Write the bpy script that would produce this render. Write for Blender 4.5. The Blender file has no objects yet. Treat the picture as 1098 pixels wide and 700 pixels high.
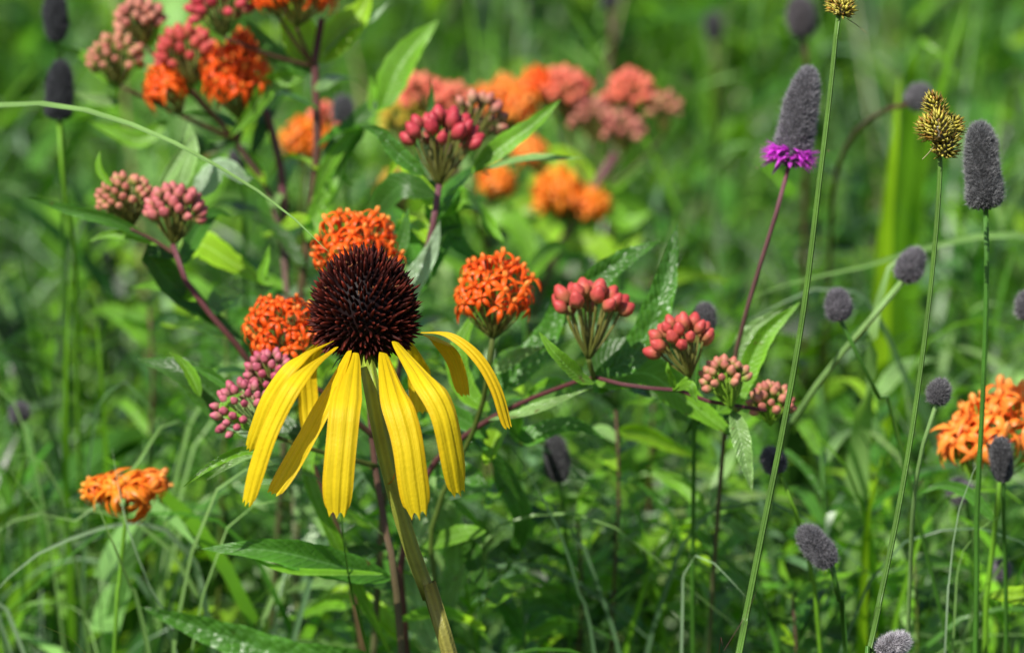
import bpy, math, random
import numpy as np
from mathutils import Vector, Matrix, Quaternion
random.seed(7); RNG = np.random.default_rng(11)
scn = bpy.context.scene
COL = scn.collection
# ------------------------------------------------------------------ camera
PITCH = math.radians(14.0); CAMH = 0.85
CAM = np.array([0., 0., CAMH])
FWD = np.array([0, math.cos(PITCH), -math.sin(PITCH)])
UPV = np.array([0, math.sin(PITCH), math.cos(PITCH)])
RGT = np.array([1., 0, 0])
FRAME = 0.242                      # metres across the picture at one metre
S = FRAME / 1098.0
def P(px, py, d=1.0):
    """a point of the place, read off the photograph at a distance d"""
    return CAM + FWD*d + RGT*((px-549)*S*d) + UPV*(-(py-350)*S*d)
def nrm(v):
    v = np.asarray(v, float); n = np.linalg.norm(v); return v/n if n > 1e-12 else np.array([0, 0, 1.])
cam_d = bpy.data.cameras.new('camera'); cam = bpy.data.objects.new('camera', cam_d); COL.objects.link(cam)
cam.location = CAM; cam.rotation_euler = (math.radians(90)-PITCH, 0, 0)
cam_d.sensor_width = 36; cam_d.lens = 36/FRAME; cam_d.clip_start = 0.02; cam_d.clip_end = 600
cam_d.dof.use_dof = True; cam_d.dof.focus_distance = 0.992; cam_d.dof.aperture_fstop = cam_d.lens/1000/0.0100
cam_d.dof.aperture_blades = 9
scn.camera = cam
# ------------------------------------------------------------------ light
SUN = nrm([-0.38, -0.52, 0.78])
w = bpy.data.worlds.new('World'); scn.world = w; w.use_nodes = True
nt = w.node_tree; nt.nodes.clear()
sky = nt.nodes.new('ShaderNodeTexSky'); sky.sky_type = 'NISHITA'; sky.sun_disc = False
sky.sun_elevation = math.asin(SUN[2]); sky.sun_rotation = math.atan2(SUN[0], SUN[1])
bg = nt.nodes.new('ShaderNodeBackground'); bg.inputs[1].default_value = 0.08
wo = nt.nodes.new('ShaderNodeOutputWorld')
nt.links.new(sky.outputs[0], bg.inputs[0]); nt.links.new(bg.outputs[0], wo.inputs[0])
sl = bpy.data.lights.new('sun', 'SUN'); sl.energy = 5.0; sl.angle = math.radians(0.5); sl.color = (1, 0.955, 0.88)
so = bpy.data.objects.new('sun', sl); COL.objects.link(so)
so.rotation_euler = Vector(SUN).to_track_quat('Z', 'Y').to_euler(); so.location = (0, 0, 5)
scn.view_settings.view_transform = 'Standard'; scn.view_settings.look = 'None'; scn.view_settings.exposure = 0
scn.cycles.max_bounces = 8; scn.cycles.diffuse_bounces = 4; scn.cycles.transmission_bounces = 4
scn.cycles.use_denoising = True

# ------------------------------------------------------------------ materials
def mat(name, color=None, rough=0.5, trans=0.0, tint=(1.15, 1.25, 0.5), bump=0.0, bscale=900, veins=False, rnd=None, noise=0.25,
        nscale=60, spec=0.5, sheen=0.0, stripes=0, pucker=False, sdk=0.86, fibre=False):
    """plant material: vertex colour 'Col' (or color) broken up by noise, translucent like a leaf"""
    m = bpy.data.materials.new(name); m.use_nodes = True
    t = m.node_tree; t.nodes.clear(); N = t.nodes.new; L = t.links.new
    out = N('ShaderNodeOutputMaterial'); pb = N('ShaderNodeBsdfPrincipled')
    pb.inputs['Roughness'].default_value = rough; pb.inputs['Specular IOR Level'].default_value = spec
    if sheen: pb.inputs['Sheen Weight'].default_value = sheen
    geo = N('ShaderNodeNewGeometry')
    if color is None:
        at = N('ShaderNodeAttribute'); at.attribute_name = 'Col'; csrc = at.outputs['Color']
    else:
        rg = N('ShaderNodeRGB'); rg.outputs[0].default_value = (*color, 1); csrc = rg.outputs[0]
    if rnd:
        oi = N('ShaderNodeObjectInfo'); cr = N('ShaderNodeValToRGB'); L(oi.outputs['Random'], cr.inputs[0])
        e = cr.color_ramp.elements; e[0].color = (*rnd[0], 1); e[1].color = (*rnd[-1], 1)
        for k, c in enumerate(rnd[1:-1]):
            q = e.new((k+1)/(len(rnd)-1)); q.color = (*c, 1)
        mx = N('ShaderNodeMix'); mx.data_type = 'RGBA'; mx.blend_type = 'MULTIPLY'; mx.inputs[0].default_value = 1
        L(csrc, mx.inputs[6]); L(cr.outputs[0], mx.inputs[7]); csrc = mx.outputs[2]
    no = N('ShaderNodeTexNoise'); no.inputs['Scale'].default_value = nscale; no.inputs['Detail'].default_value = 5
    L(geo.outputs['Position'], no.inputs['Vector'])
    mr = N('ShaderNodeMapRange'); mr.inputs[1].default_value = 0.3; mr.inputs[2].default_value = 0.7
    mr.inputs[3].default_value = 1-noise; mr.inputs[4].default_value = 1+noise; L(no.outputs[0], mr.inputs[0])
    hs = N('ShaderNodeHueSaturation'); L(mr.outputs[0], hs.inputs['Value']); L(csrc, hs.inputs['Color']); csrc = hs.outputs[0]
    uv = N('ShaderNodeUVMap'); uv.uv_map = 'UV'; sx = N('ShaderNodeSeparateXYZ'); L(uv.outputs[0], sx.inputs[0])
    def math_(op, a, b=None):
        q = N('ShaderNodeMath'); q.operation = op
        for i, v in enumerate((a, b)):
            if v is None: continue
            if isinstance(v, (int, float)): q.inputs[i].default_value = v
            else: L(v, q.inputs[i])
        return q.outputs[0]
    h = None
    if veins:                                   # uv.x -1..1 across (stored 0..1), uv.y 0..1 along
        au = math_('ABSOLUTE', math_('MULTIPLY_ADD', sx.outputs[0], 2)); 
        au.node.inputs[0].links[0].from_node.inputs[2].default_value = -1
        mid = math_('LESS_THAN', au, 0.06)
        side = math_('SINE', math_('SUBTRACT', math_('MULTIPLY', sx.outputs[1], 110), math_('MULTIPLY', au, 14)))
        sv = math_('MULTIPLY', math_('GREATER_THAN', side, 0.86), 0.4)
        vv = math_('MAXIMUM', mid, sv)
        mx = N('ShaderNodeMix'); mx.data_type = 'RGBA'; L(math_('MULTIPLY', vv, 0.55), mx.inputs[0]); L(csrc, mx.inputs[6])
        hv = N('ShaderNodeHueSaturation'); hv.inputs['Value'].default_value = 1.7; hv.inputs['Saturation'].default_value = 0.8; L(csrc, hv.inputs['Color'])
        L(hv.outputs[0], mx.inputs[7]); csrc = mx.outputs[2]
        sp = N('ShaderNodeTexNoise'); sp.inputs['Scale'].default_value = 230; L(geo.outputs['Position'], sp.inputs['Vector'])
        sr = N('ShaderNodeMapRange'); sr.inputs[1].default_value = .69; sr.inputs[2].default_value = .75; sr.inputs[4].default_value = .75; L(sp.outputs[0], sr.inputs[0])
        m3 = N('ShaderNodeMix'); m3.data_type = 'RGBA'; L(sr.outputs[0], m3.inputs[0]); L(csrc, m3.inputs[6]); m3.inputs[7].default_value = (.16, .10, .03, 1); csrc = m3.outputs[2]
        h = math_('SUBTRACT', math_('MULTIPLY', side, 0.25), math_('MULTIPLY', vv, 0.6))
    if stripes:
        st = math_('SINE', math_('MULTIPLY', sx.outputs[0], stripes))
        if fibre:
            mp = N('ShaderNodeMapping'); mp.inputs['Scale'].default_value = (34, 1.6, 1); L(uv.outputs[0], mp.inputs[0])
            oi2 = N('ShaderNodeObjectInfo'); L(math_('MULTIPLY', oi2.outputs['Random'], 50), mp.inputs['Location'])
            fn = N('ShaderNodeTexNoise'); fn.inputs['Scale'].default_value = 1; fn.inputs['Detail'].default_value = 3; L(mp.outputs[0], fn.inputs['Vector'])
            st = math_('ADD', math_('MULTIPLY', st, .35), math_('MULTIPLY', math_('SUBTRACT', fn.outputs[0], .5), 3.2))
        h = st
        dk = N('ShaderNodeMapRange'); dk.inputs[1].default_value = -1; dk.inputs[2].default_value = 1
        dk.inputs[3].default_value = sdk; dk.inputs[4].default_value = 2-sdk-0.02; L(st, dk.inputs[0])
        h2 = N('ShaderNodeHueSaturation'); L(dk.outputs[0], h2.inputs['Value']); L(csrc, h2.inputs['Color']); csrc = h2.outputs[0]
    L(csrc, pb.inputs['Base Color'])
    if bump or h is not None:
        b2 = N('ShaderNodeTexNoise'); b2.inputs['Scale'].default_value = bscale; b2.inputs['Detail'].default_value = 4
        L(geo.outputs['Position'], b2.inputs['Vector'])
        hh = b2.outputs[0]
        if pucker:
            vo = N('ShaderNodeTexVoronoi'); vo.inputs['Scale'].default_value = 420; L(geo.outputs['Position'], vo.inputs['Vector'])
            hh = math_('ADD', hh, math_('MULTIPLY', vo.outputs['Distance'], -1.2))
        if h is not None: hh = math_('ADD', hh, math_('MULTIPLY', h, 0.5))
        bp = N('ShaderNodeBump'); bp.inputs['Strength'].default_value = max(bump, 0.12); bp.inputs['Distance'].default_value = 0.0006
        L(hh, bp.inputs['Height']); L(bp.outputs[0], pb.inputs['Normal'])
    if trans:
        tr = N('ShaderNodeBsdfTranslucent'); tm = N('ShaderNodeMix'); tm.data_type = 'RGBA'; tm.blend_type = 'MULTIPLY'; tm.inputs[0].default_value = 1
        L(csrc, tm.inputs[6]); tm.inputs[7].default_value = (*tint, 1); L(tm.outputs[2], tr.inputs[0])
        ms = N('ShaderNodeMixShader'); ms.inputs[0].default_value = trans
        L(pb.outputs[0], ms.inputs[1]); L(tr.outputs[0], ms.inputs[2]); L(ms.outputs[0], out.inputs[0])
    else: L(pb.outputs[0], out.inputs[0])
    return m
M = {}
M['leaf'] = mat('leaf_green', rough=0.38, trans=0.30, tint=(1.5, 1.7, 0.45), veins=True, bump=0.5, bscale=700, nscale=90, spec=0.55)
M['pucker'] = mat('leaf_puckered', rough=0.3, trans=0.3, tint=(1.4, 1.6, 0.5), veins=True, bump=0.9, bscale=500, nscale=120, spec=0.7, pucker=True)
M['blade'] = mat('grass_blade', rough=0.33, trans=0.30, tint=(1.4, 1.6, 0.45), noise=0.22, nscale=40, spec=0.5)
M['fine'] = mat('fine_leaves', rough=0.33, trans=0.30, tint=(1.4, 1.6, 0.45), noise=0.28, nscale=25, spec=0.5)
M['stem'] = mat('stem_green', rough=0.5, bump=0.4, bscale=1500, noise=0.2, nscale=150, stripes=44)
M['petal'] = mat('petal_yellow', rough=0.5, trans=0.28, tint=(1.0, 0.93, 0.6), stripes=44, fibre=True, sdk=0.91, noise=0.05, nscale=200, spec=0.3, bump=0.3, rnd=[(.93, .90, 1), (1, 1, 1), (.98, .86, 1)], bscale=1200)
M['cone'] = mat('cone_maroon', rough=0.5, noise=0.35, nscale=500, spec=0.18, trans=0.12, tint=(2.0, .6, .5))
M['bud'] = mat('milkweed_bud', rough=0.5, rnd=[(0.9, 0.75, 0.85), (1, 1, 1), (1.1, 1.25, 1.2)], noise=0.15, nscale=700, spec=0.4, bump=0.3)
M['floret'] = mat('milkweed_floret', rough=0.42, trans=0.16, tint=(1.1, 0.9, 0.5), rnd=[(0.97, 0.72, 0.9), (1.05, 0.92, 1.1), (1.1, 1.2, 1.6)], noise=0.12, nscale=400, spec=0.35)
M['clover'] = mat('clover_head', rough=0.8, noise=0.3, nscale=700, spec=0.15, sheen=0.15, trans=0.3, tint=(1, 1, 1))
M['purple'] = mat('clover_floret', rough=0.6, trans=0.35, tint=(1.2, 1, 1.2), noise=0.2, nscale=500)
M['sedge'] = mat('sedge_scale', rough=0.4, trans=0.15, tint=(1.2, 1.1, 0.5), noise=0.3, nscale=600)
M['dry'] = mat('dry_straw', rough=0.7, noise=0.2, nscale=300)

# ------------------------------------------------------------------ mesh building
class MB:
    def __init__(s): s.v = []; s.f = []; s.c = []; s.uv = []; s.n = 0
    def add(s, v, f, c, uv=None):
        v = np.asarray(v, float).reshape(-1, 3); k = len(v)
        c = np.asarray(c, float)
        if c.ndim == 1: c = np.tile(c, (k, 1))
        s.v.append(v); s.c.append(c); s.uv.append(np.zeros((k, 2)) if uv is None else uv)
        s.f += [tuple(i+s.n for i in q) for q in f]; s.n += k
    def mesh(s, name, m, base=(0, 0, 0), smooth=True):
        me = bpy.data.meshes.new(name)
        v = np.vstack(s.v)-np.asarray(base); me.from_pydata(v.tolist(), [], s.f)
        c = np.vstack(s.c); a = me.color_attributes.new('Col', 'FLOAT_COLOR', 'POINT')
        a.data.foreach_set('color', np.hstack([c, np.ones((len(c), 1))]).astype(np.float32).ravel())
        uv = np.vstack(s.uv); ul = me.uv_layers.new(name='UV')
        li = np.empty(len(me.loops), np.int32); me.loops.foreach_get('vertex_index', li)
        ul.data.foreach_set('uv', uv[li].astype(np.float32).ravel())
        if smooth: me.polygons.foreach_set('use_smooth', np.ones(len(me.polygons), bool))
        me.materials.append(m); return me
def ob(name, me, parent=None, loc=None):
    o = bpy.data.objects.new(name, me); COL.objects.link(o)
    if parent: o.parent = parent
    if loc is not None: o.location = loc
    return o
def tag(o, label=None, cat=None, group=None, kind=None):
    if label: o['label'] = label
    if cat: o['category'] = cat
    if group: o['group'] = group
    if kind: o['kind'] = kind
    return o
def thing(name, base, label, cat, group=None):
    o = bpy.data.objects.new(name, None); COL.objects.link(o); o.location = base; o.empty_display_size = 0.02
    return tag(o, label, cat, group)
def base_of(t):
    while t.parent: t = t.parent
    return np.array(t.location)
def part(name, mb, m, t):                     # vertices are given in world space
    return ob(name, mb.mesh(name, M[m], base_of(t)), t)

def spline(pts, n):
    p = np.array(pts, float); k = len(p)
    if k == 2: return p[0]+(p[1]-p[0])*np.linspace(0, 1, n)[:, None]
    q = np.vstack([2*p[0]-p[1], p, 2*p[-1]-p[-2]])
    L = np.r_[0, np.cumsum(np.linalg.norm(np.diff(p[:, :3], axis=0), axis=1))]
    out = []
    for s in np.linspace(0, L[-1], n):
        i = min(np.searchsorted(L, s, side='right')-1, k-2); t = (s-L[i])/(L[i+1]-L[i]+1e-12)
        a, b, c, d = q[i], q[i+1], q[i+2], q[i+3]
        out.append(0.5*((2*b)+(c-a)*t+(2*a-5*b+4*c-d)*t*t+(3*b-a-3*c+d)*t**3))
    return np.array(out)
def frames(c):
    T = np.gradient(c, axis=0); T /= np.linalg.norm(T, axis=1)[:, None]+1e-12
    return T
def tube(mb, pts, radii, n=10, seg=24, col=(0.1, 0.2, 0.03), col2=None, rib=0.0, wob=0.0):
    c = spline(pts, seg); r = np.interp(np.linspace(0, 1, seg), np.linspace(0, 1, len(radii)), radii)
    if wob: c = c+RNG.normal(0, wob, c.shape)*np.sin(np.linspace(0, np.pi, seg))[:, None]
    if seg >= 40:
        q_ = np.linspace(0, 1, seg)[:, None]; e_ = np.sin(q_*np.pi)**.5
        c = c+e_*np.minimum(r, .0006)[:, None]*(.5*np.sin(q_*17+RNG.uniform(0, 6, 3))+.3*np.sin(q_*33+RNG.uniform(0, 6, 3)))
        r = r*(1+.03*np.sin(q_[:, 0]*43+RNG.uniform(0, 6)))
    T = frames(c); ref = np.array([0.3, -1, 0.1]); A = np.cross(T, ref); A /= np.linalg.norm(A, axis=1)[:, None]; B = np.cross(T, A)
    a = np.linspace(0, 2*np.pi, n, endpoint=False)
    rr = r[:, None]*(1+rib*np.cos(a*3)[None])
    v = c[:, None]+rr[..., None]*(A[:, None]*np.cos(a)[None, :, None]+B[:, None]*np.sin(a)[None, :, None])
    f = [(i*n+j, i*n+(j+1) % n, (i+1)*n+(j+1) % n, (i+1)*n+j) for i in range(seg-1) for j in range(n)]
    f += [tuple(range(n))[::-1], tuple((seg-1)*n+j for j in range(n))]
    col = np.array(col, float); col2 = col if col2 is None else np.array(col2, float)
    t = np.minimum(1, np.linspace(0, 1, seg)*2.2)[:, None, None]; cc = (col*(1-t)+col2*t)*np.ones((seg, n, 1))
    uv = np.stack(np.meshgrid(np.linspace(0, 1, n), np.linspace(0, 1, seg)), -1).reshape(-1, 2)
    mb.add(v.reshape(-1, 3), f, cc.reshape(-1, 3), uv)
    return c
def strip(mb, c, width, hint, col, nu=9, fold=0.25, curl=0.0, wave=0.0, roll=0.0, prof='lance', ribs=0.0, teeth=0.0, col2=None, wf=9, edge=None):
    """leaf or petal surface along the centre line c"""
    n = len(c); T = frames(c); t = np.linspace(0, 1, n)
    H = np.asarray(hint, float); H = np.tile(H, (n, 1)) if H.ndim == 1 else H
    Sd = np.cross(T, H); Sd /= np.linalg.norm(Sd, axis=1)[:, None]+1e-9; Nn = np.cross(Sd, T)
    ro = np.radians(roll)*(np.ones(n) if np.isscalar(roll) else 1)
    ca, sa = np.cos(ro)[:, None], np.sin(ro)[:, None]
    Sd, Nn = Sd*ca+Nn*sa, Nn*ca-Sd*sa
    if prof == 'lance': w = np.sin(np.pi*t**0.72)**0.85; w[0] = max(w[0], 0.1); w[-1] = 0.02
    elif prof == 'broad': w = np.sin(np.pi*t**0.6)**0.7; w[0] = 0.1; w[-1] = 0.02
    elif prof == 'blade': w = np.minimum(1, (1-t)*3.0)**0.7*np.minimum(1, 0.6+t*2); w[-1] = 0.02
    elif prof == 'petal':
        w = 0.26+0.74*np.clip(t/0.45, 0, 1)**0.75; w *= 1-0.30*np.clip((t-0.80)/0.2, 0, 1)**2.2
    w = w*width/2
    if wave: w = w*(1+(0.012 if prof == 'petal' else 0.05)*np.sin(t*(11 if prof == 'petal' else 37)+RNG.uniform(0, 6)))
    u = np.linspace(-1, 1, nu); ph = RNG.uniform(0, 6)
    X = w[:, None]*u[None]*math.cos(fold)
    Z = w[:, None]*(np.abs(u)[None]*math.sin(fold)-curl*(u**2)[None])
    Z = Z+width*wave*np.sin(t[:, None]*wf+ph+(u[None] > 0)*1.7)*(u**2)[None]
    if ribs: Z = Z+ribs*RNG.uniform(.8, 1.2)*(np.cos(u[None]*np.pi*3+RNG.uniform(-.5, .5)+.5*np.sin(t*4+ph)[:, None])+.35*np.cos(u*np.pi*7+ph)[None])*np.clip(t*4, 0, 1)[:, None]
    v = c[:, None]+Sd[:, None]*X[..., None]+Nn[:, None]*Z[..., None]
    if teeth:
        k = teeth*(0.75*np.abs(np.sin(u*np.pi*1.5))+0.25*np.abs(u)+0.3*(np.abs(u) > .85))[None]*(np.clip((t-0.86)/0.14, 0, 1)**2)[:, None]
        v = v-T[:, None]*k[..., None]
    col = np.array(col, float); col2 = col if col2 is None else np.array(col2, float)
    cc = (col*(1-t[:, None, None])+col2*t[:, None, None])*np.ones((n, nu, 1))
    if edge is not None: cc = cc*(1-np.abs(u)[None, :, None]**6)+np.array(edge)*np.abs(u)[None, :, None]**6
    f = [(i*nu+j, i*nu+j+1, (i+1)*nu+j+1, (i+1)*nu+j) for i in range(n-1) for j in range(nu-1)]
    uv = np.stack(np.meshgrid((u+1)/2, t), -1).reshape(-1, 2)
    mb.add(v.reshape(-1, 3), f, cc.reshape(-1, 3), uv)

G = dict(deep=(0.014, 0.05, 0.006), dark=(0.042, 0.125, 0.012), mid=(0.075, 0.23, 0.022), bright=(0.165, 0.39, 0.018), lime=(0.31, 0.56, 0.015), straw=(0.44, 0.38, 0.20),  # deep: shade of the gaps painted as near-black green into scattered blades
         pale=(0.26, 0.45, 0.13), blue=(0.15, 0.28, 0.13), grey=(0.32, 0.46, 0.27), yel=(0.40, 0.52, 0.03),
         purple=(0.14, 0.035, 0.045), brown=(0.11, 0.05, 0.03), olive=(0.11, 0.15, 0.02), mauve=(0.20, 0.07, 0.09))
FACE = -FWD*0.8+np.array([0, 0, 0.6])
def leaf(t, pts, width, col='mid', fold=0.3, roll=0, wave=0.05, curl=0.0, m='leaf', prof='lance', name='leaf', hint=None, label=None, n=22, col2=None):
    """pts: (px, py, d) base to tip; width in px at the first depth"""
    mb = MB(); c = spline([P(*p) for p in pts], n)
    cc = np.array(G[col])*RNG.uniform(0.9, 1.1)
    strip(mb, c, width*S*pts[0][2], FACE if hint is None else hint, cc, fold=fold, roll=roll, wave=wave, curl=curl, prof=prof,
          col2=None if col2 is None else G[col2], edge=cc*1.5)
    o = part(name, mb, m, t)
    if label: o['label'] = label
    return o
def to_ground(pts, foot):
    """pts (px,py,d) plus a foot on the ground, as world points; the last visible direction runs on and settles onto the foot"""
    w_ = [P(*p) for p in pts]; f = np.array([foot[0], foot[1], -0.004]); l = w_[-1]
    d = nrm(w_[-1]-w_[-2]); h = l[2]
    m1 = l+d*h*0.35; m1 = m1*0.6+(l*0.65+f*0.35)*0.4
    m2 = l*0.3+f*0.7+np.array([(m1-l)[0]*0.3, 0, 0])
    return w_+[m1, m2, f]
def foot_for(p, dx=0, dy=0):
    q = P(*p); return (q[0]+dx, q[1]+dy)
def stem(t, pts, r, col='mid', col2=None, foot=None, rib=0, name='stem', n=10, seg=60, label=None):
    """r in px at first point depth"""
    mb = MB(); w_ = [P(*p) for p in pts] if foot is None else to_ground(pts, foot)
    rr = np.array(r, float)*S*pts[0][2]
    tube(mb, w_, rr if foot is None else np.r_[rr, rr[-1]*1.1, rr[-1]*1.2], n=n, seg=seg, col=G[col] if isinstance(col, str) else col,
         col2=None if col2 is None else (G[col2] if isinstance(col2, str) else col2), rib=rib)
    o = part(name, mb, 'stem', t)
    if label: o['label'] = label
    return o

# ------------------------------------------------------------------ ground
def ground():
    me = bpy.data.meshes.new('ground'); n = 60
    xs = np.r_[-150, -60, -20, np.linspace(-6, 6, n), 20, 60, 150]; ys = np.r_[-60, -20, np.linspace(-2, 10, n), 25, 70, 300]
    v = [(x, y, 0.012*math.sin(x*3.1+1)*math.cos(y*2.3) if abs(x) < 6 and -2 < y < 10 else 0) for y in ys for x in xs]
    k = len(xs); f = [(j*k+i, j*k+i+1, (j+1)*k+i+1, (j+1)*k+i) for j in range(len(ys)-1) for i in range(k-1)]
    me.from_pydata(v, [], f)
    m = bpy.data.materials.new('meadow_soil'); m.use_nodes = True; t = m.node_tree
    b = t.nodes['Principled BSDF']; b.inputs['Roughness'].default_value = 0.95
    g = t.nodes.new('ShaderNodeNewGeometry'); a = t.nodes.new('ShaderNodeTexNoise'); a.inputs['Scale'].default_value = 9; a.inputs['Detail'].default_value = 8
    r = t.nodes.new('ShaderNodeValToRGB'); r.color_ramp.elements[0].position = .35; r.color_ramp.elements[1].position = .65
    r.color_ramp.elements[0].color = (0.02, 0.016, 0.008, 1); r.color_ramp.elements[1].color = (0.03, 0.06, 0.012, 1)
    t.links.new(g.outputs['Position'], a.inputs['Vector']); t.links.new(a.outputs[0], r.inputs[0]); t.links.new(r.outputs[0], b.inputs['Base Color'])
    me.materials.append(m); tag(ob('ground', me), 'dark soil and low green growth under the meadow', kind='structure')
ground()

# ------------------------------------------------------------------ yellow coneflower
def coneflower():
    foot = foot_for((560, 900, 1.0), 0.05, 0.06)
    t = thing('coneflower', (foot[0], foot[1], 0), 'yellow coneflower with a dark spiny maroon cone and long drooping petals, in sharp focus', 'flower')
    st = stem(t, [(392, 380, .996), (399, 420, .990), (412, 486, .990), (434, 568, .994), (458, 634, 1.0), (484, 705, 1.002)], [8.5, 9, 10, 10.5, 11, 11.5], 'olive', 'brown', foot=foot, n=20, seg=90)
    # colour the stem: green near the flower, brownish towards the frame's foot
    ca = st.data.color_attributes['Col']; k = len(ca.data)
    cc = np.empty(k*4, np.float32); ca.data.foreach_get('color', cc); cc = cc.reshape(-1, 4)
    zz = np.array([v.co.z for v in st.data.vertices]); u = np.clip((0.60-zz)/0.09, 0, 1)[:, None]
    cc[:, :3] = np.array([0.28, 0.38, 0.035])*(1-u)+np.array([0.30, 0.23, 0.06])*u; ca.data.foreach_set('color', cc.ravel())
    c0 = P(390.5, 336, 1.0); ax = nrm(UPV+0.04*RGT-0.10*FWD)
    A = nrm(np.cross(ax, FWD)); B = np.cross(ax, A)
    # core
    mb = MB(); nu, nv = 40, 24; V = []
    rx, rt, rb = 48*S, 60*S, 47*S
    for j in range(nv+1):
        th = math.pi*j/nv
        for i in range(nu):
            a = 2*math.pi*i/nu; z = math.cos(th); rr = math.sin(th)**(1.05 if z > 0 else .62) if 0 < j < nv else 0
            V.append(c0+ax*(z*(rt if z > 0 else rb))+rx*rr*(A*math.cos(a)+B*math.sin(a)))
    F = [(j*nu+i, j*nu+(i+1) % nu, (j+1)*nu+(i+1) % nu, (j+1)*nu+i) for j in range(nv) for i in range(nu)]
    mb.add(V, F, (0.010, 0.003, 0.003))
    # spines in spirals
    NS = 760
    for i in range(NS):
        z = 1-1.80*(i+0.5)/NS; a = i*2.399963; rr = math.sqrt(max(0, 1-z*z))
        d = nrm(ax*z+rr*(A*math.cos(a)+B*math.sin(a)))
        p = c0+ax*(z*(rt if z > 0 else rb))+rx*(rr**(1.05 if z > 0 else .62))*(A*math.cos(a)+B*math.sin(a))
        up = 0.42 if z > -0.2 else 0.42+(z+0.2)*0.7
        dr = nrm(d+ax*up+RNG.normal(0, 0.17, 3))
        L_ = S*RNG.uniform(10, 20)*(1.0 if z > -0.45 else 0.85); r0 = S*RNG.uniform(1.8, 2.5)
        e1 = nrm(np.cross(dr, [0.2, 0.9, 0.3])); e2 = np.cross(dr, e1)
        vv = []; cc_ = []; hot = RNG.uniform(0.15, 1.0)**1.5*(1.5 if RNG.random() < .12 else 1)
        for (s_, k_, q) in ((-0.25, 0.9, 0), (0.3, 1.0, 0.12), (0.7, 0.62, 0.55)):
            for b in range(5):
                g = 2*math.pi*b/5; vv.append(p+dr*L_*s_+r0*k_*(e1*math.cos(g)+e2*math.sin(g)))
                cc_.append(np.array([0.014, 0.004, 0.004])*(1-q)+np.array([0.24, 0.03, 0.014])*q*hot)
        vv.append(p+dr*L_); cc_.append(np.array([0.24, 0.04, 0.025])*hot)
        ff = [(k*5+b, k*5+(b+1) % 5, (k+1)*5+(b+1) % 5, (k+1)*5+b) for k in range(2) for b in range(5)]+[(10+b, 10+(b+1) % 5, 15) for b in range(5)]
        mb.add(vv, ff, np.array(cc_))
    cone = part('cone', mb, 'cone', t)
    # a few tiny dark-gold disc florets opening among the spines near the top
    mb = MB()
    for i in range(60):
        z = RNG.uniform(0.35, 0.98); a = RNG.uniform(0, 6.28); rr = math.sqrt(1-z*z)
        d = nrm(ax*z+rr*(A*math.cos(a)+B*math.sin(a))); p = c0+ax*z*rt*1.13+rx*rr*1.12*(A*math.cos(a)+B*math.sin(a))
        for k in range(5):
            e = nrm(RNG.normal(0, 1, 3)+d*1.2); s1 = nrm(np.cross(e, d+0.01))
            mb.add([p-s1*S*0.7, p+s1*S*0.7, p+e*S*RNG.uniform(2, 3.4)], [(0, 1, 2)], np.array([0.42, 0.18, 0.07])*RNG.uniform(0.3, 1))
    o = part('disc_floret', mb, 'cone', t); o['label'] = 'tiny brownish gold florets opening near the top of the cone'
    # sepals under the cone
    for i in range(14):
        a = 2*math.pi*i/14+0.2; d = A*math.cos(a)+B*math.sin(a); p = c0-ax*46*S
        mb = MB(); cl = spline([p+d*6*S, p+d*24*S-ax*3*S, p+d*34*S-ax*17*S], 9)
        strip(mb, cl, 9*S, d+ax*0.4, G['dark'], nu=5, fold=0.2); part('sepal', mb, 'leaf', t)
    Y1 = (0.98, 0.72, 0.008); Y2 = (1.0, 0.77, 0.014)
    cc = c0-ax*70*S
    def petal(pts, wd, teeth=9, curl=0.28, roll=0, ribs=0.8, col=Y1, label=None, fold=0.0):
        mb = MB(); c = spline([P(*p) for p in pts], 46)
        h = c-cc; h = h/np.linalg.norm(h, axis=1)[:, None]; h = h-FWD*0.15
        tt = np.linspace(0, 1, 46)
        r_ = roll if np.isscalar(roll) else np.interp(tt, np.linspace(0, 1, len(roll)), roll)
        strip(mb, c, wd*.88*S, h, col, nu=25, fold=fold, curl=curl, prof='petal', ribs=ribs*S, teeth=teeth*S, roll=r_, wave=0.02, wf=4, col2=Y2, edge=(.94, .62, .008))
        o = part('petal', mb, 'petal', t)
        if label: o['label'] = label
        return o
    petal([(356, 366, .990), (316, 386, .972), (286, 424, .972), (271, 462, .975), (265, 482, .978)], 24, 5, roll=-25)
    petal([(360, 372, .988), (320, 402, .962), (291, 452, .960), (273, 502, .962), (263, 543, .965)], 27, 8, roll=[-8, -14, -22, -25])
    petal([(374, 376, .988), (350, 424, .970), (328, 466, .968), (309, 500, .968), (291, 531, .966)], 28, 5, roll=[-20, -30, -34, -24], curl=0.2)
    petal([(380, 378, .988), (371, 425, .966), (366, 472, .962), (362, 518, .962), (361, 556, .964)], 37, 8, curl=0.22)
    petal([(411, 378, .990), (424, 425, .972), (437, 470, .968), (444, 518, .968), (450, 558, .970)], 38, 11, curl=0.2)
    petal([(424, 366, .990), (456, 405, .970), (477, 440, .966), (488, 488, .968), (494, 533, .972)], 36, 8, roll=[0, 6, 12, 16])
    petal([(440, 366, 1.02), (449, 386, 1.035), (451, 410, 1.038), (453, 444, 1.038)], 30, 4, roll=10)
    petal([(452, 358, 1.01), (474, 366, 1.022), (490, 388, 1.026), (500, 426, 1.028)], 24, 5, roll=[20, 26, 20, 10])
    petal([(452, 356, .998), (482, 358, .994), (512, 380, .992), (533, 415, .992), (546, 460, .994)], 20, 4, roll=[-10, -14, -18, -20], label='narrow petal seen edge on')
    petal([(352, 362, 1.03), (330, 385, 1.045), (330, 430, 1.05), (333, 470, 1.05)], 26, 4, roll=-10)
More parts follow.
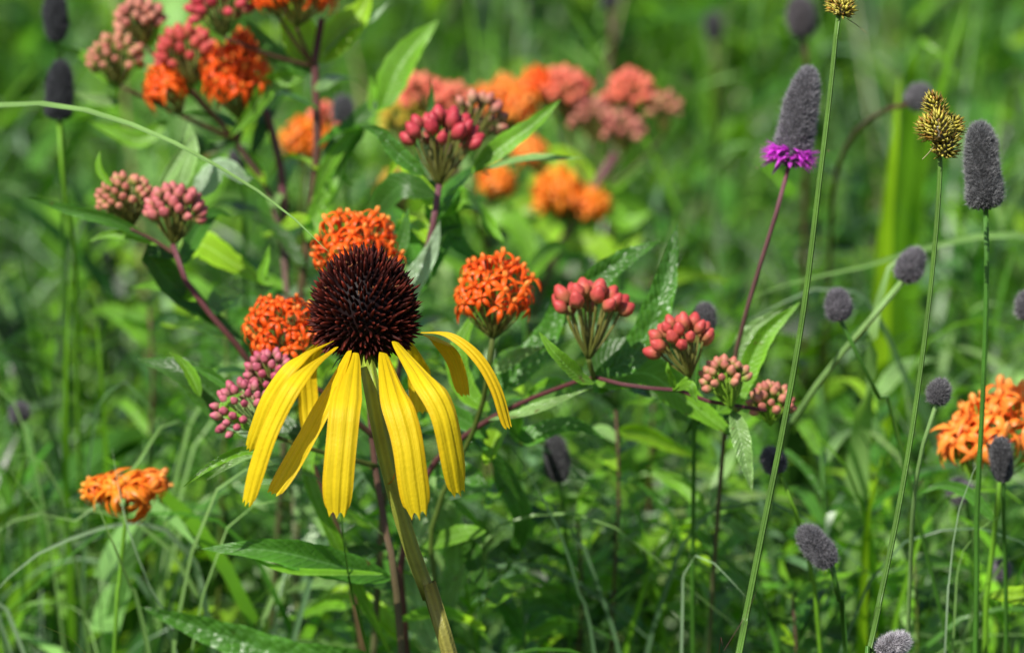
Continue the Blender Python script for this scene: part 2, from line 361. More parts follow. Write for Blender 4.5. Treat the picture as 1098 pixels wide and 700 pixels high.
    mb = MB(); strip(mb, spline([P(414, 522, .995), P(421, 515, .985), P(424, 505, .985)], 8), 5*S, FACE, (0.6, 0.25, 0.02), nu=5, fold=0.3)
    o = part('withered_petal', mb, 'petal', t); o['label'] = 'tiny curled withered orange petal stuck to the stem'
    # stem leaves near the ground
    rt_ = np.array([foot[0], foot[1], 0.0])
    for i in range(6):
        a = i*1.05; L_ = 0.12+0.03*RNG.random(); d = np.array([math.cos(a), math.sin(a), 0])
        mb = MB(); strip(mb, spline([rt_+[0, 0, .01], rt_+d*L_*.5+[0, 0, L_*.6], rt_+d*L_*1.1+[0, 0, L_*.5]], 14), 0.02, np.array([0, 0, 1])-d*.5, G['mid'], fold=.2)
        part('leaf', mb, 'leaf', t)
coneflower()

# ------------------------------------------------------------------ milkweed pieces
def bud_mesh(c1, c2):
    mb = MB(); nu, nv = 10, 9; V = []; C = []
    for j in range(nv+1):
        q = j/nv; r = 0.5*math.sin(math.pi*min(1, q*0.90+0.06))**0.5*(1.0 if q < .55 else 1-0.25*(q-.55)/.45)
        for i in range(nu):
            a = 2*math.pi*i/nu; rr = r*(1+0.07*math.cos(5*a)); V.append((rr*math.cos(a), rr*math.sin(a), (q-0.12)*1.3))
            k = min(1, max(0, q-.12)*1.7); C.append(np.array(c2)*(1-k)+np.array(c1)*k)
    F = [(j*nu+i, j*nu+(i+1) % nu, (j+1)*nu+(i+1) % nu, (j+1)*nu+i) for j in range(nv) for i in range(nu)]+[tuple(nv*nu+i for i in range(nu)), tuple(range(nu))[::-1]]
    mb.add(V, F, np.array(C)); return mb.mesh('bud', M['bud'])
def floret_mesh(cp, ch, seed=0, spread=1.0):
    r = random.Random(seed); mb = MB()
    for k in range(5):                          # five petals bent back
        a = 2*math.pi*k/5+r.uniform(-.1, .1); d = np.array([math.cos(a), math.sin(a), 0]); z = np.array([0, 0, 1.])
        c = spline([d*.12, d*.45*spread+z*.10, d*(.85*spread)-z*.20, d*(.95*spread+r.uniform(-.25, .25))-z*r.uniform(.6, 1.15)], 9)
        strip(mb, c, .42, d+z*.5, np.array(cp)*1.15, nu=5, fold=-.35, prof='lance', col2=np.array(cp)*.9)
    for k in range(5):                          # five upright hoods
        a = 2*math.pi*(k+.5)/5; d = np.array([math.cos(a), math.sin(a), 0]); z = np.array([0, 0, 1.])
        c = spline([d*.10, d*.20+z*.18, d*.19+z*.36, d*.10+z*.54], 7)
        strip(mb, c, .19, d, np.array(ch)*.9, nu=5, fold=-.35, prof='blade', col2=np.array(ch)*1.15)
    tube(mb, [(0, 0, -.1), (0, 0, .35)], [.14, .10], n=6, seg=3, col=ch)
    return mb.mesh('floret', M['floret'])
BUD = dict(red=bud_mesh((0.62, 0.085, 0.075), (0.45, 0.20, 0.08)), ruby=bud_mesh((0.55, 0.05, 0.07), (0.40, 0.10, 0.07)),
           pink=bud_mesh((0.60, 0.16, 0.16), (0.38, 0.26, 0.10)), coral=bud_mesh((0.88, 0.20, 0.12), (0.55, 0.2, 0.1)),
           green=bud_mesh((0.60, 0.22, 0.15), (0.24, 0.38, 0.05)), dusk=bud_mesh((0.62, 0.22, 0.16), (0.3, 0.2, 0.1)),
           rose=bud_mesh((0.58, 0.13, 0.19), (0.35, 0.22, 0.12)), yellow=bud_mesh((0.6, 0.40, 0.04), (0.4, 0.4, 0.05)))
FLO = dict(orange=[floret_mesh((0.92, 0.135, 0.008), (1.0, 0.36, 0.05), s) for s in range(4)],
           light=[floret_mesh((1.0, 0.32, 0.035), (1.0, 0.52, 0.10), s) for s in range(4)],
           deep=[floret_mesh((0.72, 0.09, 0.006), (0.9, 0.20, 0.03), s) for s in range(4)],
           amber=[floret_mesh((0.95, 0.27, 0.015), (1.0, 0.48, 0.05), s) for s in range(4)],
           withered=[floret_mesh((0.85, 0.27, 0.015), (1.0, 0.52, 0.05), s, 1.5) for s in range(4)])
def umbel(t, apex, cen, R, kind, col, n, size, th=80, ped='olive', label=None, flat=1.0, tilt=None, pr=1.1):
    """a domed cluster: peduncle end 'apex' (px,py,d), dome centre cen (px,py,d), radius R px"""
    a0, c0 = P(*apex), P(*cen); R_ = R*S*cen[2]*(1.08 if kind == 'flower' else 1); n = int(n*.85)+2 if kind == 'flower' else n; sz = size*S*cen[2]*(1.12 if kind == 'flower' else 1)
    ax = nrm(c0-a0) if tilt is None else nrm(tilt); e1 = nrm(np.cross(ax, [.1, 1, .2])); e2 = np.cross(ax, e1)
    mb = MB(); pc = np.array(G[ped]); items = []
    for i in range(n):
        z = 1-(1-math.cos(math.radians(th)))*(i+.5)/n; g = i*2.399963+RNG.uniform(-.18, .18); rr = math.sqrt(max(0, 1-z*z))
        d = ax*z+rr*(e1*math.cos(g)+e2*math.sin(g))
        p = c0+R_*(d-ax*(1-flat)*z)*(RNG.uniform(.92, 1.05) if kind == 'bud' else RNG.uniform(.74, 1.08))
        o = nrm(nrm(p-a0)*.5+d*.8+RNG.normal(0, .10, 3)) if kind == 'bud' else nrm(d*.6+ax*.6+RNG.normal(0, .24, 3))
        q = p-o*sz*(.15 if kind == 'bud' else .1)
        mid = a0*.45+q*.55-o*0+ (q-c0)*0.10
        tube(mb, [a0, mid, q], [S*pr*.9*cen[2], S*pr*.8*cen[2]], n=5, seg=7, col=pc, col2=pc*1.2+np.array([.06, .01, .01]))
        items.append((p, o))
    cl = part('bud_cluster' if kind == 'bud' else 'flower_cluster', mb, 'stem', t)
    if label: cl['label'] = label
    b = base_of(t)
    for i, (p, o) in enumerate(items):
        me = BUD[col] if kind == 'bud' else FLO[col][i % 4]
        x = ob('bud' if kind == 'bud' else 'floret', me, cl, p-b)
        x.rotation_mode = 'QUATERNION'; x.rotation_quaternion = Vector(o).to_track_quat('Z', 'Y') @ Quaternion((0, 0, 1), RNG.uniform(0, 6))
        k = sz*RNG.uniform(.85, 1.1); x.scale = (k, k, k*RNG.uniform(.95, 1.1))
    return cl
def extra_leaves(t, pts, n, L0=45, w0=13, col='mid', lo=0.15, hi=0.95):
    """leaves along the lower, unseen run of a stem given by world points"""
    c = spline(pts, 40)
    for i in range(n):
        u = lo+(hi-lo)*i/max(1, n-1); p = c[int(u*39)]; a = i*2.4+RNG.uniform(0, .5)
        d = np.array([math.cos(a), math.sin(a)*.8, 0]); L_ = L0*S*RNG.uniform(.7, 1.2)
        mb = MB(); strip(mb, spline([p, p+d*L_*.5+[0, 0, L_*.35], p+d*L_+[0, 0, L_*.3]], 14), w0*S, np.array([0, 0, 1])-d*.4, G[col], fold=.3, wave=.04)
        part('leaf', mb, 'leaf', t)

GM = 'butterfly weed plants in bud and flower'
def weed(foot, label):
    return thing('butterfly_weed', (foot[0], foot[1], 0), label, 'wildflower', GM)

# A: left plant with two pink bud clusters on an arching stem
f = foot_for((430, 900, 1.13), 0.0, 0.05)
t = weed(f, 'butterfly weed with two pale pink bud clusters on a purple stem left of the coneflower')
sA = [(185, 262, 1.10), (194, 292, 1.10), (220, 330, 1.10), (252, 366, 1.10), (300, 440, 1.11), (352, 540, 1.12), (392, 710, 1.13)]
stem(t, sA, [3.2, 3.6, 4, 4.4, 4.8, 5, 5], 'purple', 'olive', foot=f)
stem(t, [(140, 245, 1.10), (162, 256, 1.10), (187, 272, 1.10)], [2, 2.4], 'brown', name='branch', seg=14)
umbel(t, (186, 263, 1.10), (188, 232, 1.10), 25, 'bud', 'pink', 40, 11, 100, 'olive')
umbel(t, (140, 246, 1.105), (134, 217, 1.105), 23, 'bud', 'green', 42, 9, 105, 'olive')
leaf(t, [(160, 256, 1.10), (120, 236, 1.10), (72, 224, 1.10), (27, 211, 1.10)], 15, 'mid', roll=55, fold=.2)
leaf(t, [(172, 262, 1.11), (140, 252, 1.11), (112, 252, 1.11), (92, 262, 1.11)], 11, 'bright', roll=40)
leaf(t, [(188, 276, 1.12), (160, 268, 1.12), (190, 310, 1.13), (262, 366, 1.13)][::1], 34, 'dark', fold=.2, wave=.03)
leaf(t, [(196, 276, 1.16), (214, 262, 1.16), (246, 280, 1.16), (282, 304, 1.16)], 36, 'lime', fold=.1, roll=10, prof='broad')
leaf(t, [(170, 205, 1.12), (184, 182, 1.12), (196, 162, 1.12), (210, 143, 1.12)], 16, 'pale', roll=-20, fold=.5)
leaf(t, [(190, 205, 1.13), (198, 180, 1.13), (204, 160, 1.13), (204, 132, 1.13)], 24, 'pale', roll=0, fold=.2)
leaf(t, [(120, 200, 1.10), (108, 184, 1.10), (106, 172, 1.10), (108, 160, 1.10)], 9, 'bright', roll=30)
leaf(t, [(212, 210, 1.14), (236, 180, 1.14), (262, 192, 1.14), (270, 190, 1.14)], 30, 'grey', roll=10, fold=.1, prof='broad', m='pucker')
leaf(t, [(300, 305, 1.12), (282, 300, 1.12), (286, 278, 1.12), (289, 262, 1.12)], 11, 'bright', fold=.4)
# B: plant behind the coneflower: two orange clusters and two pink bud clusters
f = foot_for((400, 900, 1.10), -0.01, 0.03)
t = weed(f, 'butterfly weed with two orange flower clusters and small rose buds, close behind the dark cone')
stem(t, [(391, 330, 1.08), (396, 400, 1.08), (400, 480, 1.08), (412, 560, 1.08), (430, 705, 1.08)], [3.5, 4, 5, 6, 6.5], 'purple', 'mid', foot=f)
stem(t, [(385, 312, 1.075), (392, 330, 1.078), (399, 360, 1.08)], [3, 3], 'olive', name='branch', seg=10)
stem(t, [(312, 398, 1.07), (345, 420, 1.07), (403, 470, 1.08)], [2.5, 3], 'brown', name='branch', seg=14)
stem(t, [(280, 462, 1.06), (330, 480, 1.065), (405, 500, 1.08)], [2, 3], 'olive', name='branch', seg=14)
umbel(t, (388, 318, 1.075), (384, 268, 1.075), 42, 'flower', 'orange', 52, 12.5, 115, 'olive')
umbel(t, (312, 400, 1.07), (303, 356, 1.07), 38, 'flower', 'orange', 46, 12, 120, 'olive')
umbel(t, (300, 430, 1.055), (290, 402, 1.055), 20, 'bud', 'rose', 34, 9.5, 120, 'olive')
umbel(t, (282, 462, 1.05), (262, 442, 1.05), 27, 'bud', 'rose', 40, 9, 110, 'pale', tilt=nrm(UPV-.6*RGT-.4*FWD))
leaf(t, [(262, 420, 1.045), (240, 435, 1.045), (258, 452, 1.045), (268, 462, 1.045)][::-1], 12, 'bright', roll=10)
leaf(t, [(330, 470, 1.075), (250, 440, 1.08), (200, 400, 1.08), (146, 384, 1.085)], 46, 'dark', fold=.25, roll=15, wave=.06)
leaf(t, [(215, 425, 1.07), (206, 405, 1.07), (196, 390, 1.07), (181, 376, 1.07)], 15, 'bright', fold=.5)
leaf(t, [(250, 420, 1.07), (236, 408, 1.07), (222, 400, 1.07), (206, 392, 1.07)], 12, 'mid', fold=.5, roll=30)
leaf(t, [(290, 490, 1.03), (262, 484, 1.03), (226, 500, 1.03), (196, 522, 1.03)], 16, 'bright', fold=.9, roll=20, m='pucker')
leaf(t, [(292, 496, 1.035), (268, 490, 1.035), (244, 502, 1.035), (222, 514, 1.035)], 15, 'pale', fold=.7, roll=-10, m='pucker')
leaf(t, [(418, 620, 1.07), (360, 606, 1.06), (290, 590, 1.05), (216, 588, 1.05)], 36, 'mid', fold=.35, roll=25, wave=.06, label='long dark green leaf with curled bright margin')
leaf(t, [(410, 616, 1.06), (350, 616, 1.055), (300, 612, 1.05), (250, 588, 1.05)], 14, 'bright', fold=.6, roll=-20)
leaf(t, [(400, 704, 1.1), (320, 708, 1.1), (240, 682, 1.1), (150, 650, 1.1)], 44, 'mid', fold=.4, roll=25, m='pucker', wave=.07)
leaf(t, [(412, 330, 1.09), (420, 290, 1.09), (432, 255, 1.09), (438, 222, 1.09)], 22, 'mid', fold=.3)
leaf(t, [(418, 360, 1.10), (440, 310, 1.10), (462, 270, 1.10), (472, 236, 1.10)], 26, 'grey', fold=.2, m='pucker')
leaf(t, [(345, 460, 1.10), (330, 500, 1.10), (350, 560, 1.10), (420, 705, 1.12)], 15, 'bright', prof='blade', name='leaf')
leaf(t, [(470, 700, 1.12), (448, 640, 1.12), (450, 560, 1.12), (466, 500, 1.13)], 42, 'pale', fold=.15, m='pucker', wave=.05, prof='broad')
# flower cluster right of the cone
f = foot_for((500, 900, 1.11), 0.02, 0.05)
t = weed(f, 'butterfly weed with one round bright orange flower cluster, between the cone and the red buds')
stem(t, [(528, 362, 1.07), (523, 400, 1.075), (512, 450, 1.085), (484, 510, 1.095), (462, 570, 1.10), (474, 705, 1.11)], [2.8, 3, 3, 3, 3.2], 'olive', 'mid', foot=f)
umbel(t, (528, 364, 1.07), (530, 316, 1.07), 40, 'flower', 'orange', 46, 13, 112, 'olive')
leaf(t, [(525, 440, 1.09), (500, 420, 1.09), (490, 380, 1.09), (512, 330, 1.09)], 26, 'bright', fold=.2)
leaf(t, [(524, 420, 1.10), (556, 400, 1.10), (592, 350, 1.10), (600, 300, 1.10)], 34, 'mid', fold=.3, m='pucker')
leaf(t, [(524, 450, 1.07), (560, 446, 1.07), (600, 430, 1.07), (636, 416, 1.07)], 24, 'pale', fold=.3, roll=35, m='pucker')
leaf(t, [(524, 470, 1.10), (500, 452, 1.10), (470, 440, 1.10), (440, 452, 1.11)], 22, 'mid', fold=.3, roll=25)
leaf(t, [(524, 400, 1.09), (540, 392, 1.09), (560, 380, 1.085), (584, 372, 1.08)], 18, 'pale', fold=.3, roll=-15, m='pucker')
# C: red buds along the horizontal branch
f = foot_for((470, 900, 1.12), 0.03, 0.07)
t = weed(f, 'butterfly weed with four red and greenish bud clusters along a horizontal purple branch')
stem(t, [(822, 440, 1.06), (795, 436, 1.06), (758, 430, 1.06), (722, 417, 1.06), (680, 416, 1.06), (640, 405, 1.065), (600, 416, 1.075), (550, 436, 1.085), (500, 465, 1.095), (455, 510, 1.105), (430, 600, 1.11), (436, 705, 1.12)],
     [2, 2.4, 3.6, 4.5, 4.6, 5, 5, 5.2, 5.5, 5.5, 5.5, 6], 'purple', 'brown', foot=f, seg=90)
stem(t, [(631, 384, 1.06), (634, 396, 1.062), (637, 406, 1.065)], [3, 3], 'olive', name='branch', seg=6)
stem(t, [(738, 404, 1.055), (730, 412, 1.058), (722, 418, 1.06)], [2.6, 3], 'bright', name='branch', seg=6)
stem(t, [(786, 436, 1.055), (790, 440, 1.058), (794, 437, 1.06)], [2, 2.4], 'olive', name='branch', seg=6)
umbel(t, (631, 386, 1.06), (632, 350, 1.06), 36, 'bud', 'red', 19, 15.5, 68, 'olive', flat=1.0, pr=1.9)
umbel(t, (740, 405, 1.055), (733, 376, 1.055), 27, 'bud', 'red', 22, 13.5, 85, 'olive', pr=1.6)
umbel(t, (784, 438, 1.055), (778, 409, 1.055), 19, 'bud', 'green', 30, 9.5, 105, 'bright', pr=1.4)
umbel(t, (826, 456, 1.065), (827, 434, 1.065), 17, 'bud', 'green', 30, 9.5, 115, 'bright', pr=1.4)
leaf(t, [(636, 405, 1.075), (680, 380, 1.08), (708, 320, 1.08), (727, 238, 1.085)], 36, 'mid', fold=.35, roll=-10, m='pucker', wave=.07, label='long glossy puckered leaf rising to a point')
leaf(t, [(596, 352, 1.10), (628, 310, 1.10), (668, 278, 1.10), (708, 258, 1.10)], 30, 'mid', fold=.35, roll=-25, m='pucker')
leaf(t, [(637, 410, 1.05), (618, 402, 1.045), (596, 380, 1.04), (578, 356, 1.04)], 21, 'bright', fold=.25, roll=0, label='small bright yellow-green leaf')
leaf(t, [(640, 412, 1.08), (690, 400, 1.085), (730, 425, 1.09), (790, 470, 1.09)], 46, 'bright', fold=.2, prof='broad')
leaf(t, [(630, 412, 1.085), (650, 386, 1.09), (690, 370, 1.09), (720, 372, 1.09)], 36, 'dark', fold=.2)
leaf(t, [(724, 416, 1.05), (718, 404, 1.048), (716, 396, 1.046), (716, 388, 1.046)], 10, 'bright', fold=.4)
leaf(t, [(726, 418, 1.05), (740, 414, 1.045), (744, 424, 1.045), (748, 432, 1.045)], 14, 'bright', fold=.3)
leaf(t, [(790, 436, 1.08), (800, 400, 1.08), (820, 360, 1.08), (858, 324, 1.08)], 26, 'bright', fold=.5, roll=-20)
leaf(t, [(765, 420, 1.10), (790, 380, 1.10), (810, 352, 1.10), (842, 330, 1.10)], 24, 'pale', fold=.3, roll=-20, m='pucker')
leaf(t, [(786, 440, 1.06), (794, 470, 1.055), (800, 498, 1.055), (806, 526, 1.055)], 22, 'pale', fold=.4, m='pucker', wave=.08)
leaf(t, [(550, 440, 1.09), (560, 470, 1.10), (610, 455, 1.10), (650, 470, 1.10)], 26, 'mid', fold=.3)
leaf(t, [(500, 468, 1.10), (530, 500, 1.12), (560, 560, 1.13), (540, 620, 1.14)], 32, 'mid', fold=.3)
leaf(t, [(450, 520, 1.12), (480, 560, 1.13), (490, 600, 1.14), (470, 690, 1.14)], 36, 'pale', fold=.15, m='pucker', prof='broad')
# D: ruby buds above the cone
f = foot_for((392, 900, 1.16), -0.01, 0.08)
t = weed(f, 'butterfly weed with ruby red buds on a mauve stem rising above the coneflower')
stem(t, [(471, 198, 1.10), (466, 232, 1.10), (452, 290, 1.105), (436, 350, 1.11), (416, 480, 1.12), (400, 705, 1.14)], [3.4, 3.8, 4.2, 4.5, 5, 6], 'mauve', 'mid', foot=f)
umbel(t, (471, 200, 1.10), (474, 164, 1.10), 35, 'bud', 'ruby', 24, 15, 80, 'olive', pr=1.6)
umbel(t, (490, 170, 1.12), (511, 132, 1.13), 24, 'bud', 'dusk', 24, 11, 80, 'olive', pr=1.4)
leaf(t, [(506, 186, 1.11), (535, 160, 1.11), (570, 135, 1.11), (602, 106, 1.11)], 24, 'bright', fold=.4, roll=-12)
leaf(t, [(520, 182, 1.12), (560, 172, 1.12), (596, 170, 1.12), (630, 170, 1.12)], 15, 'pale', fold=.3, roll=25)
leaf(t, [(455, 188, 1.09), (430, 168, 1.09), (406, 142, 1.09), (385, 136, 1.09)], 20, 'mid', fold=.3, roll=20, m='pucker')
leaf(t, [(468, 204, 1.11), (452, 170, 1.115), (462, 120, 1.12), (462, 84, 1.12)], 14, 'dark', fold=.3)
leaf(t, [(468, 210, 1.12), (430, 200, 1.12), (400, 230, 1.13), (372, 250, 1.14)], 34, 'dark', fold=.2, roll=15)
leaf(t, [(466, 230, 1.13), (500, 215, 1.13), (520, 235, 1.14), (540, 262, 1.14)], 30, 'bright', fold=.2, prof='broad')
leaf(t, [(462, 240, 1.13), (474, 220, 1.135), (490, 260, 1.14), (520, 285, 1.14)], 30, 'mid', fold=.2, prof='broad')
# E: two plants in the blurred middle distance
f = foot_for((470, 1000, 1.45), 0.02, 0.1)
t = weed(f, 'blurred butterfly weed with coral and orange clusters on a thick mauve stem farther back')
stem(t, [(660, 165, 1.43), (634, 206, 1.43), (612, 242, 1.435), (592, 282, 1.44), (560, 380, 1.46), (530, 560, 1.5)], [5, 5.5, 6, 6, 6], 'mauve', 'mid', foot=f)
E = [((606, 130), (604, 100), 19, 'bud', 'coral', 28, 12), ((676, 130), (677, 103), 19, 'bud', 'coral', 28, 11), ((640, 155), (632, 126), 15, 'bud', 'dusk', 24, 10),
     ((668, 165), (668, 142), 16, 'bud', 'dusk', 24, 10), ((712, 145), (712, 118), 12, 'bud', 'green', 18, 9), ((548, 150), (546, 112), 24, 'flower', 'light', 36, 15),
     ((580, 190), (568, 160), 13, 'flower', 'light', 18, 12), ((606, 240), (600, 208), 23, 'flower', 'amber', 36, 14), ((630, 245), (634, 220), 16, 'flower', 'amber', 24, 12),
     ((590, 120), (577, 92), 16, 'flower', 'orange', 20, 12)]
for (a, c, R, k, cl, n, s) in E:
    umbel(t, (*a, 1.43), (*c, 1.43), R, k, cl, n, s, 115, 'olive')
    stem(t, [(*a, 1.43), ((a[0]+640)/2, (a[1]+205)/2+8, 1.43), (632, 212, 1.43)], [1.6, 2.2], 'olive', name='branch', seg=10, n=6)
for q in ([(632, 212), (650, 190), (660, 200), (690, 178)], [(625, 222), (655, 230), (672, 240), (700, 226)], [(615, 240), (590, 220), (560, 225), (530, 250)], [(600, 262), (640, 262), (660, 280), (690, 250)],
          [(640, 195), (600, 170), (585, 180), (560, 205)]):
    leaf(t, [(x, y, 1.43) for x, y in q], 26, random.choice(['lime', 'bright', 'yel']), fold=.2, roll=random.uniform(-30, 30))
f = foot_for((470, 1000, 1.5), 0.0, 0.12)
t = weed(f, 'blurred butterfly weed with coral buds and yellow-green clusters behind the ruby buds')
stem(t, [(478, 150, 1.38), (500, 215, 1.38), (520, 250, 1.39), (528, 400, 1.44), (520, 560, 1.38)], [3, 3.5, 4, 5], 'brown', 'olive', foot=f)
for (a, c, R, k, cl, n, s) in [((455, 135), (452, 106), 18, 'bud', 'coral', 26, 11), ((486, 140), (486, 112), 15, 'bud', 'coral', 20, 10), ((440, 160), (432, 130), 18, 'bud', 'yellow', 24, 10),
                               ((525, 220), (533, 196), 16, 'flower', 'amber', 20, 12), ((432, 235), (425, 206), 16, 'bud', 'yellow', 20, 10), ((520, 150), (520, 110), 14, 'flower', 'light', 16, 12)]:
    umbel(t, (*a, 1.38), (*c, 1.38), R, k, cl, n, s, 115, 'olive')
    stem(t, [(*a, 1.38), ((a[0]+500)/2, (a[1]+215)/2+5, 1.38), (502, 220, 1.38)], [1.6, 2.2], 'olive', name='branch', seg=10, n=6)
for q in ([(505, 230), (480, 220), (455, 240), (440, 262)], [(515, 240), (540, 230), (560, 250), (575, 290)], [(500, 215), (460, 200), (450, 190), (420, 200)]):
    leaf(t, [(x, y, 1.38) for x, y in q], 28, random.choice(['lime', 'bright', 'pale']), fold=.2, roll=random.uniform(-30, 30), prof='broad')
# F: top left plant
f = foot_for((330, 1000, 1.25), 0.0, 0.05)
t = weed(f, 'butterfly weed with dark purple stem, its orange clusters cut by the top edge')
stem(t, [(345, 20, 1.185), (337, 72, 1.185), (340, 120, 1.185), (340, 170, 1.185), (333, 236, 1.190), (322, 330, 1.195), (316, 500, 1.215), (318, 705, 1.2)], [4, 4.5, 4.8, 5, 5, 5, 5], 'purple', 'mid', foot=f)
for (a, c, R, k, cl, n, s) in [((318, 30), (322, -12), 34, 'flower', 'orange', 36, 14), ((300, 20), (290, -10), 20, 'flower', 'orange', 18, 13), ((240, 40), (236, 8), 26, 'bud', 'ruby', 30, 12)]:
    umbel(t, (*a, 1.175), (*c, 1.175), R, k, cl, n, s, 115, 'olive')
    stem(t, [(*a, 1.175), ((a[0]+338)/2, (a[1]+66)/2+6, 1.180), (337, 72, 1.185)], [1.8, 2.4], 'brown', name='branch', seg=10, n=7)
for q, wd, cl, ro in [([(335, 72), (325, 50), (318, 25), (322, -8)], 44, 'lime', 0), ([(342, 68), (362, 40), (385, 15), (398, -10)], 40, 'lime', -10), ([(340, 78), (300, 62), (280, 40), (262, 22)], 22, 'mid', 20),
                      ([(345, 60), (375, 30), (400, 20), (420, 0)], 18, 'grey', 25), ([(330, 80), (290, 90), (270, 120), (245, 148)], 22, 'bright', 40), ([(338, 200), (360, 170), (380, 150), (396, 128)], 26, 'mid', 0),
                      ([(336, 230), (352, 190), (366, 160), (372, 140)], 30, 'pale', 0), ([(345, 168), (385, 130), (400, 110), (412, 92)], 24, 'dark', 0), ([(410, 118), (424, 80), (444, 50), (470, 22)], 36, 'bright', -5),
                      ([(420, 110), (402, 116), (398, 88), (397, 80)], 12, 'bright', 0)]:
    leaf(t, [(x, y, 1.190) for x, y in q], wd, cl, fold=.3, roll=ro)
f = foot_for((300, 1000, 1.3), -0.03, 0.05)
t = weed(f, 'butterfly weed with orange cluster among red and pink buds near the top left corner')
stem(t, [(262, 118, 1.205), (252, 150, 1.205), (275, 182, 1.210), (300, 250, 1.215), (308, 400, 1.2), (290, 705, 1.24)], [3, 4, 4.5, 5], 'mauve', 'mid', foot=f)
stem(t, [(285, 118, 1.210), (294, 150, 1.213), (303, 198, 1.215), (306, 290, 1.220)], [4, 4.5, 5], 'mauve', name='branch', seg=16)
for (a, c, R, k, cl, n, s) in [((255, 128), (254, 86), 34, 'flower', 'orange', 36, 15), ((205, 95), (200, 62), 25, 'bud', 'red', 34, 12), ((195, 125), (178, 92), 22, 'flower', 'orange', 20, 13), ((262, 70), (262, 48), 14, 'flower', 'deep', 14, 11),
                               ((155, 50), (150, 24), 19, 'bud', 'dusk', 32, 10), ((128, 92), (125, 66), 23, 'bud', 'green', 36, 9.5)]:
    umbel(t, (*a, 1.195), (*c, 1.195), R, k, cl, n, s, 118 if k == 'flower' else 110, 'olive')
    stem(t, [(*a, 1.195), ((a[0]+255)/2, (a[1]+140)/2+6, 1.200), (252, 150, 1.205)], [1.8, 2.4], 'brown', name='branch', seg=10, n=7)
for q, wd, cl, ro in [([(160, 52), (165, 35), (170, 20), (173, 8)], 14, 'lime', 0), ([(130, 98), (100, 70), (90, 60), (60, 48)], 14, 'bright', 20), ([(200, 20), (225, 30), (240, 45), (248, 62)], 26, 'bright', 10),
                      ([(130, 110), (110, 108), (95, 104), (78, 98)], 14, 'pale', 20), ([(180, 130), (150, 150), (120, 140), (95, 130)], 20, 'bright', 20), ([(255, 150), (225, 165), (205, 150), (190, 160)], 22, 'dark', 0)]:
    leaf(t, [(x, y, 1.205) for x, y in q], wd, cl, fold=.3, roll=ro)
f = foot_for((335, 800, 1.5), 0, .2)
t = weed(f, 'faint blurred amber cluster of butterfly weed peeping out beside the dark purple stem')
stem(t, [(328, 175, 1.35), (320, 300, 1.37), (310, 500, 1.4)], [3, 4], 'olive', foot=f)
umbel(t, (328, 176, 1.35), (330, 152, 1.35), 24, 'flower', 'amber', 26, 13, 115, 'olive'); umbel(t, (350, 150, 1.35), (352, 133, 1.35), 14, 'bud', 'coral', 16, 11, 110, 'olive')
# G: right edge
f = foot_for((1060, 900, 1.12), 0.01, 0.04)
t = weed(f, 'butterfly weed with light orange florets at the right edge, behind the dark bristly heads')
stem(t, [(1072, 510, 1.08), (1068, 560, 1.085), (1058, 640, 1.09), (1056, 705, 1.095)], [3, 3.5, 4], 'bright', foot=f)
umbel(t, (1072, 515, 1.10), (1078, 458, 1.10), 44, 'flower', 'light', 30, 22, 120, 'bright')
umbel(t, (1044, 515, 1.10), (1036, 472, 1.10), 22, 'flower', 'light', 16, 20, 110, 'bright')
leaf(t, [(1068, 560, 1.09), (1040, 530, 1.09), (1010, 520, 1.09), (985, 530, 1.09)], 14, 'mid', roll=20)
leaf(t, [(1060, 640, 1.09), (1100, 640, 1.09), (1140, 636, 1.09), (1170, 640, 1.09)], 30, 'lime', roll=20)
# H: withered flower lower left
f = foot_for((120, 900, 1.15), -0.01, 0.06)
t = weed(f, 'withered brownish orange flower cluster low among the pale grass, lower left')
stem(t, [(137, 528, 1.10), (134, 560, 1.10), (128, 620, 1.105), (122, 705, 1.11)], [2.2, 2.6, 3], 'bright', 'mid', foot=f)
umbel(t, (137, 535, 1.10), (135, 522, 1.10), 22, 'flower', 'withered', 12, 17, 95, 'olive', flat=.15)
for (cx, cy, n_, cl_) in [(110, 522, 6, 'amber'), (96, 524, 4, 'amber'), (160, 518, 5, 'amber'), (173, 514, 3, 'light'), (152, 536, 5, 'withered')]:
    umbel(t, (137, 534, 1.10), (cx, cy, 1.10), 9, 'flower', cl_, n_, 15, 100, 'brown', flat=.3)

# bright and dark lance leaves up the visible stems
def dress(t, pts, n, seed, L=(45, 95), W=(15, 28), up=.5, cols=('bright', 'mid', 'dark', 'lime', 'pale', 'mid', 'bright')):
    rr = random.Random(seed); c = spline(pts, 80)
    for i in range(n):
        p = c[int((i+.3+rr.random()*.5)/n*79)]; sd = 1 if (i+seed) % 2 else -1
        a = math.radians(rr.uniform(-25, 75)*up*1.6); L_ = rr.uniform(*L); dx = sd*math.cos(a)*L_; dy = -math.sin(a)*L_; dd = rr.uniform(.01, .06); sag = rr.uniform(-.25, .1)*L_
        q = [p, (p[0]+dx*.35, p[1]+dy*.5-8, p[2]+dd*.4), (p[0]+dx*.7, p[1]+dy*.9-4, p[2]+dd*.8), (p[0]+dx, p[1]+dy-sag, p[2]+dd)]
        leaf(t, q, rr.uniform(*W), rr.choice(cols), fold=rr.uniform(.15, .5), roll=rr.uniform(-45, 45), wave=.06, m=rr.choice(['leaf', 'leaf', 'pucker']), prof=rr.choice(['lance', 'lance', 'broad']), n=16)
W_ = [o for o in scn.objects if o.name.startswith('butterfly_weed') and o.parent is None]
dress(W_[0], [(186, 280, 1.12), (220, 330, 1.12), (262, 380, 1.13), (320, 470, 1.14), (370, 600, 1.15)], 12, 1)
dress(W_[1], [(402, 300, 1.12), (404, 400, 1.12), (410, 520, 1.11), (430, 680, 1.11)], 14, 2, L=(60, 120))
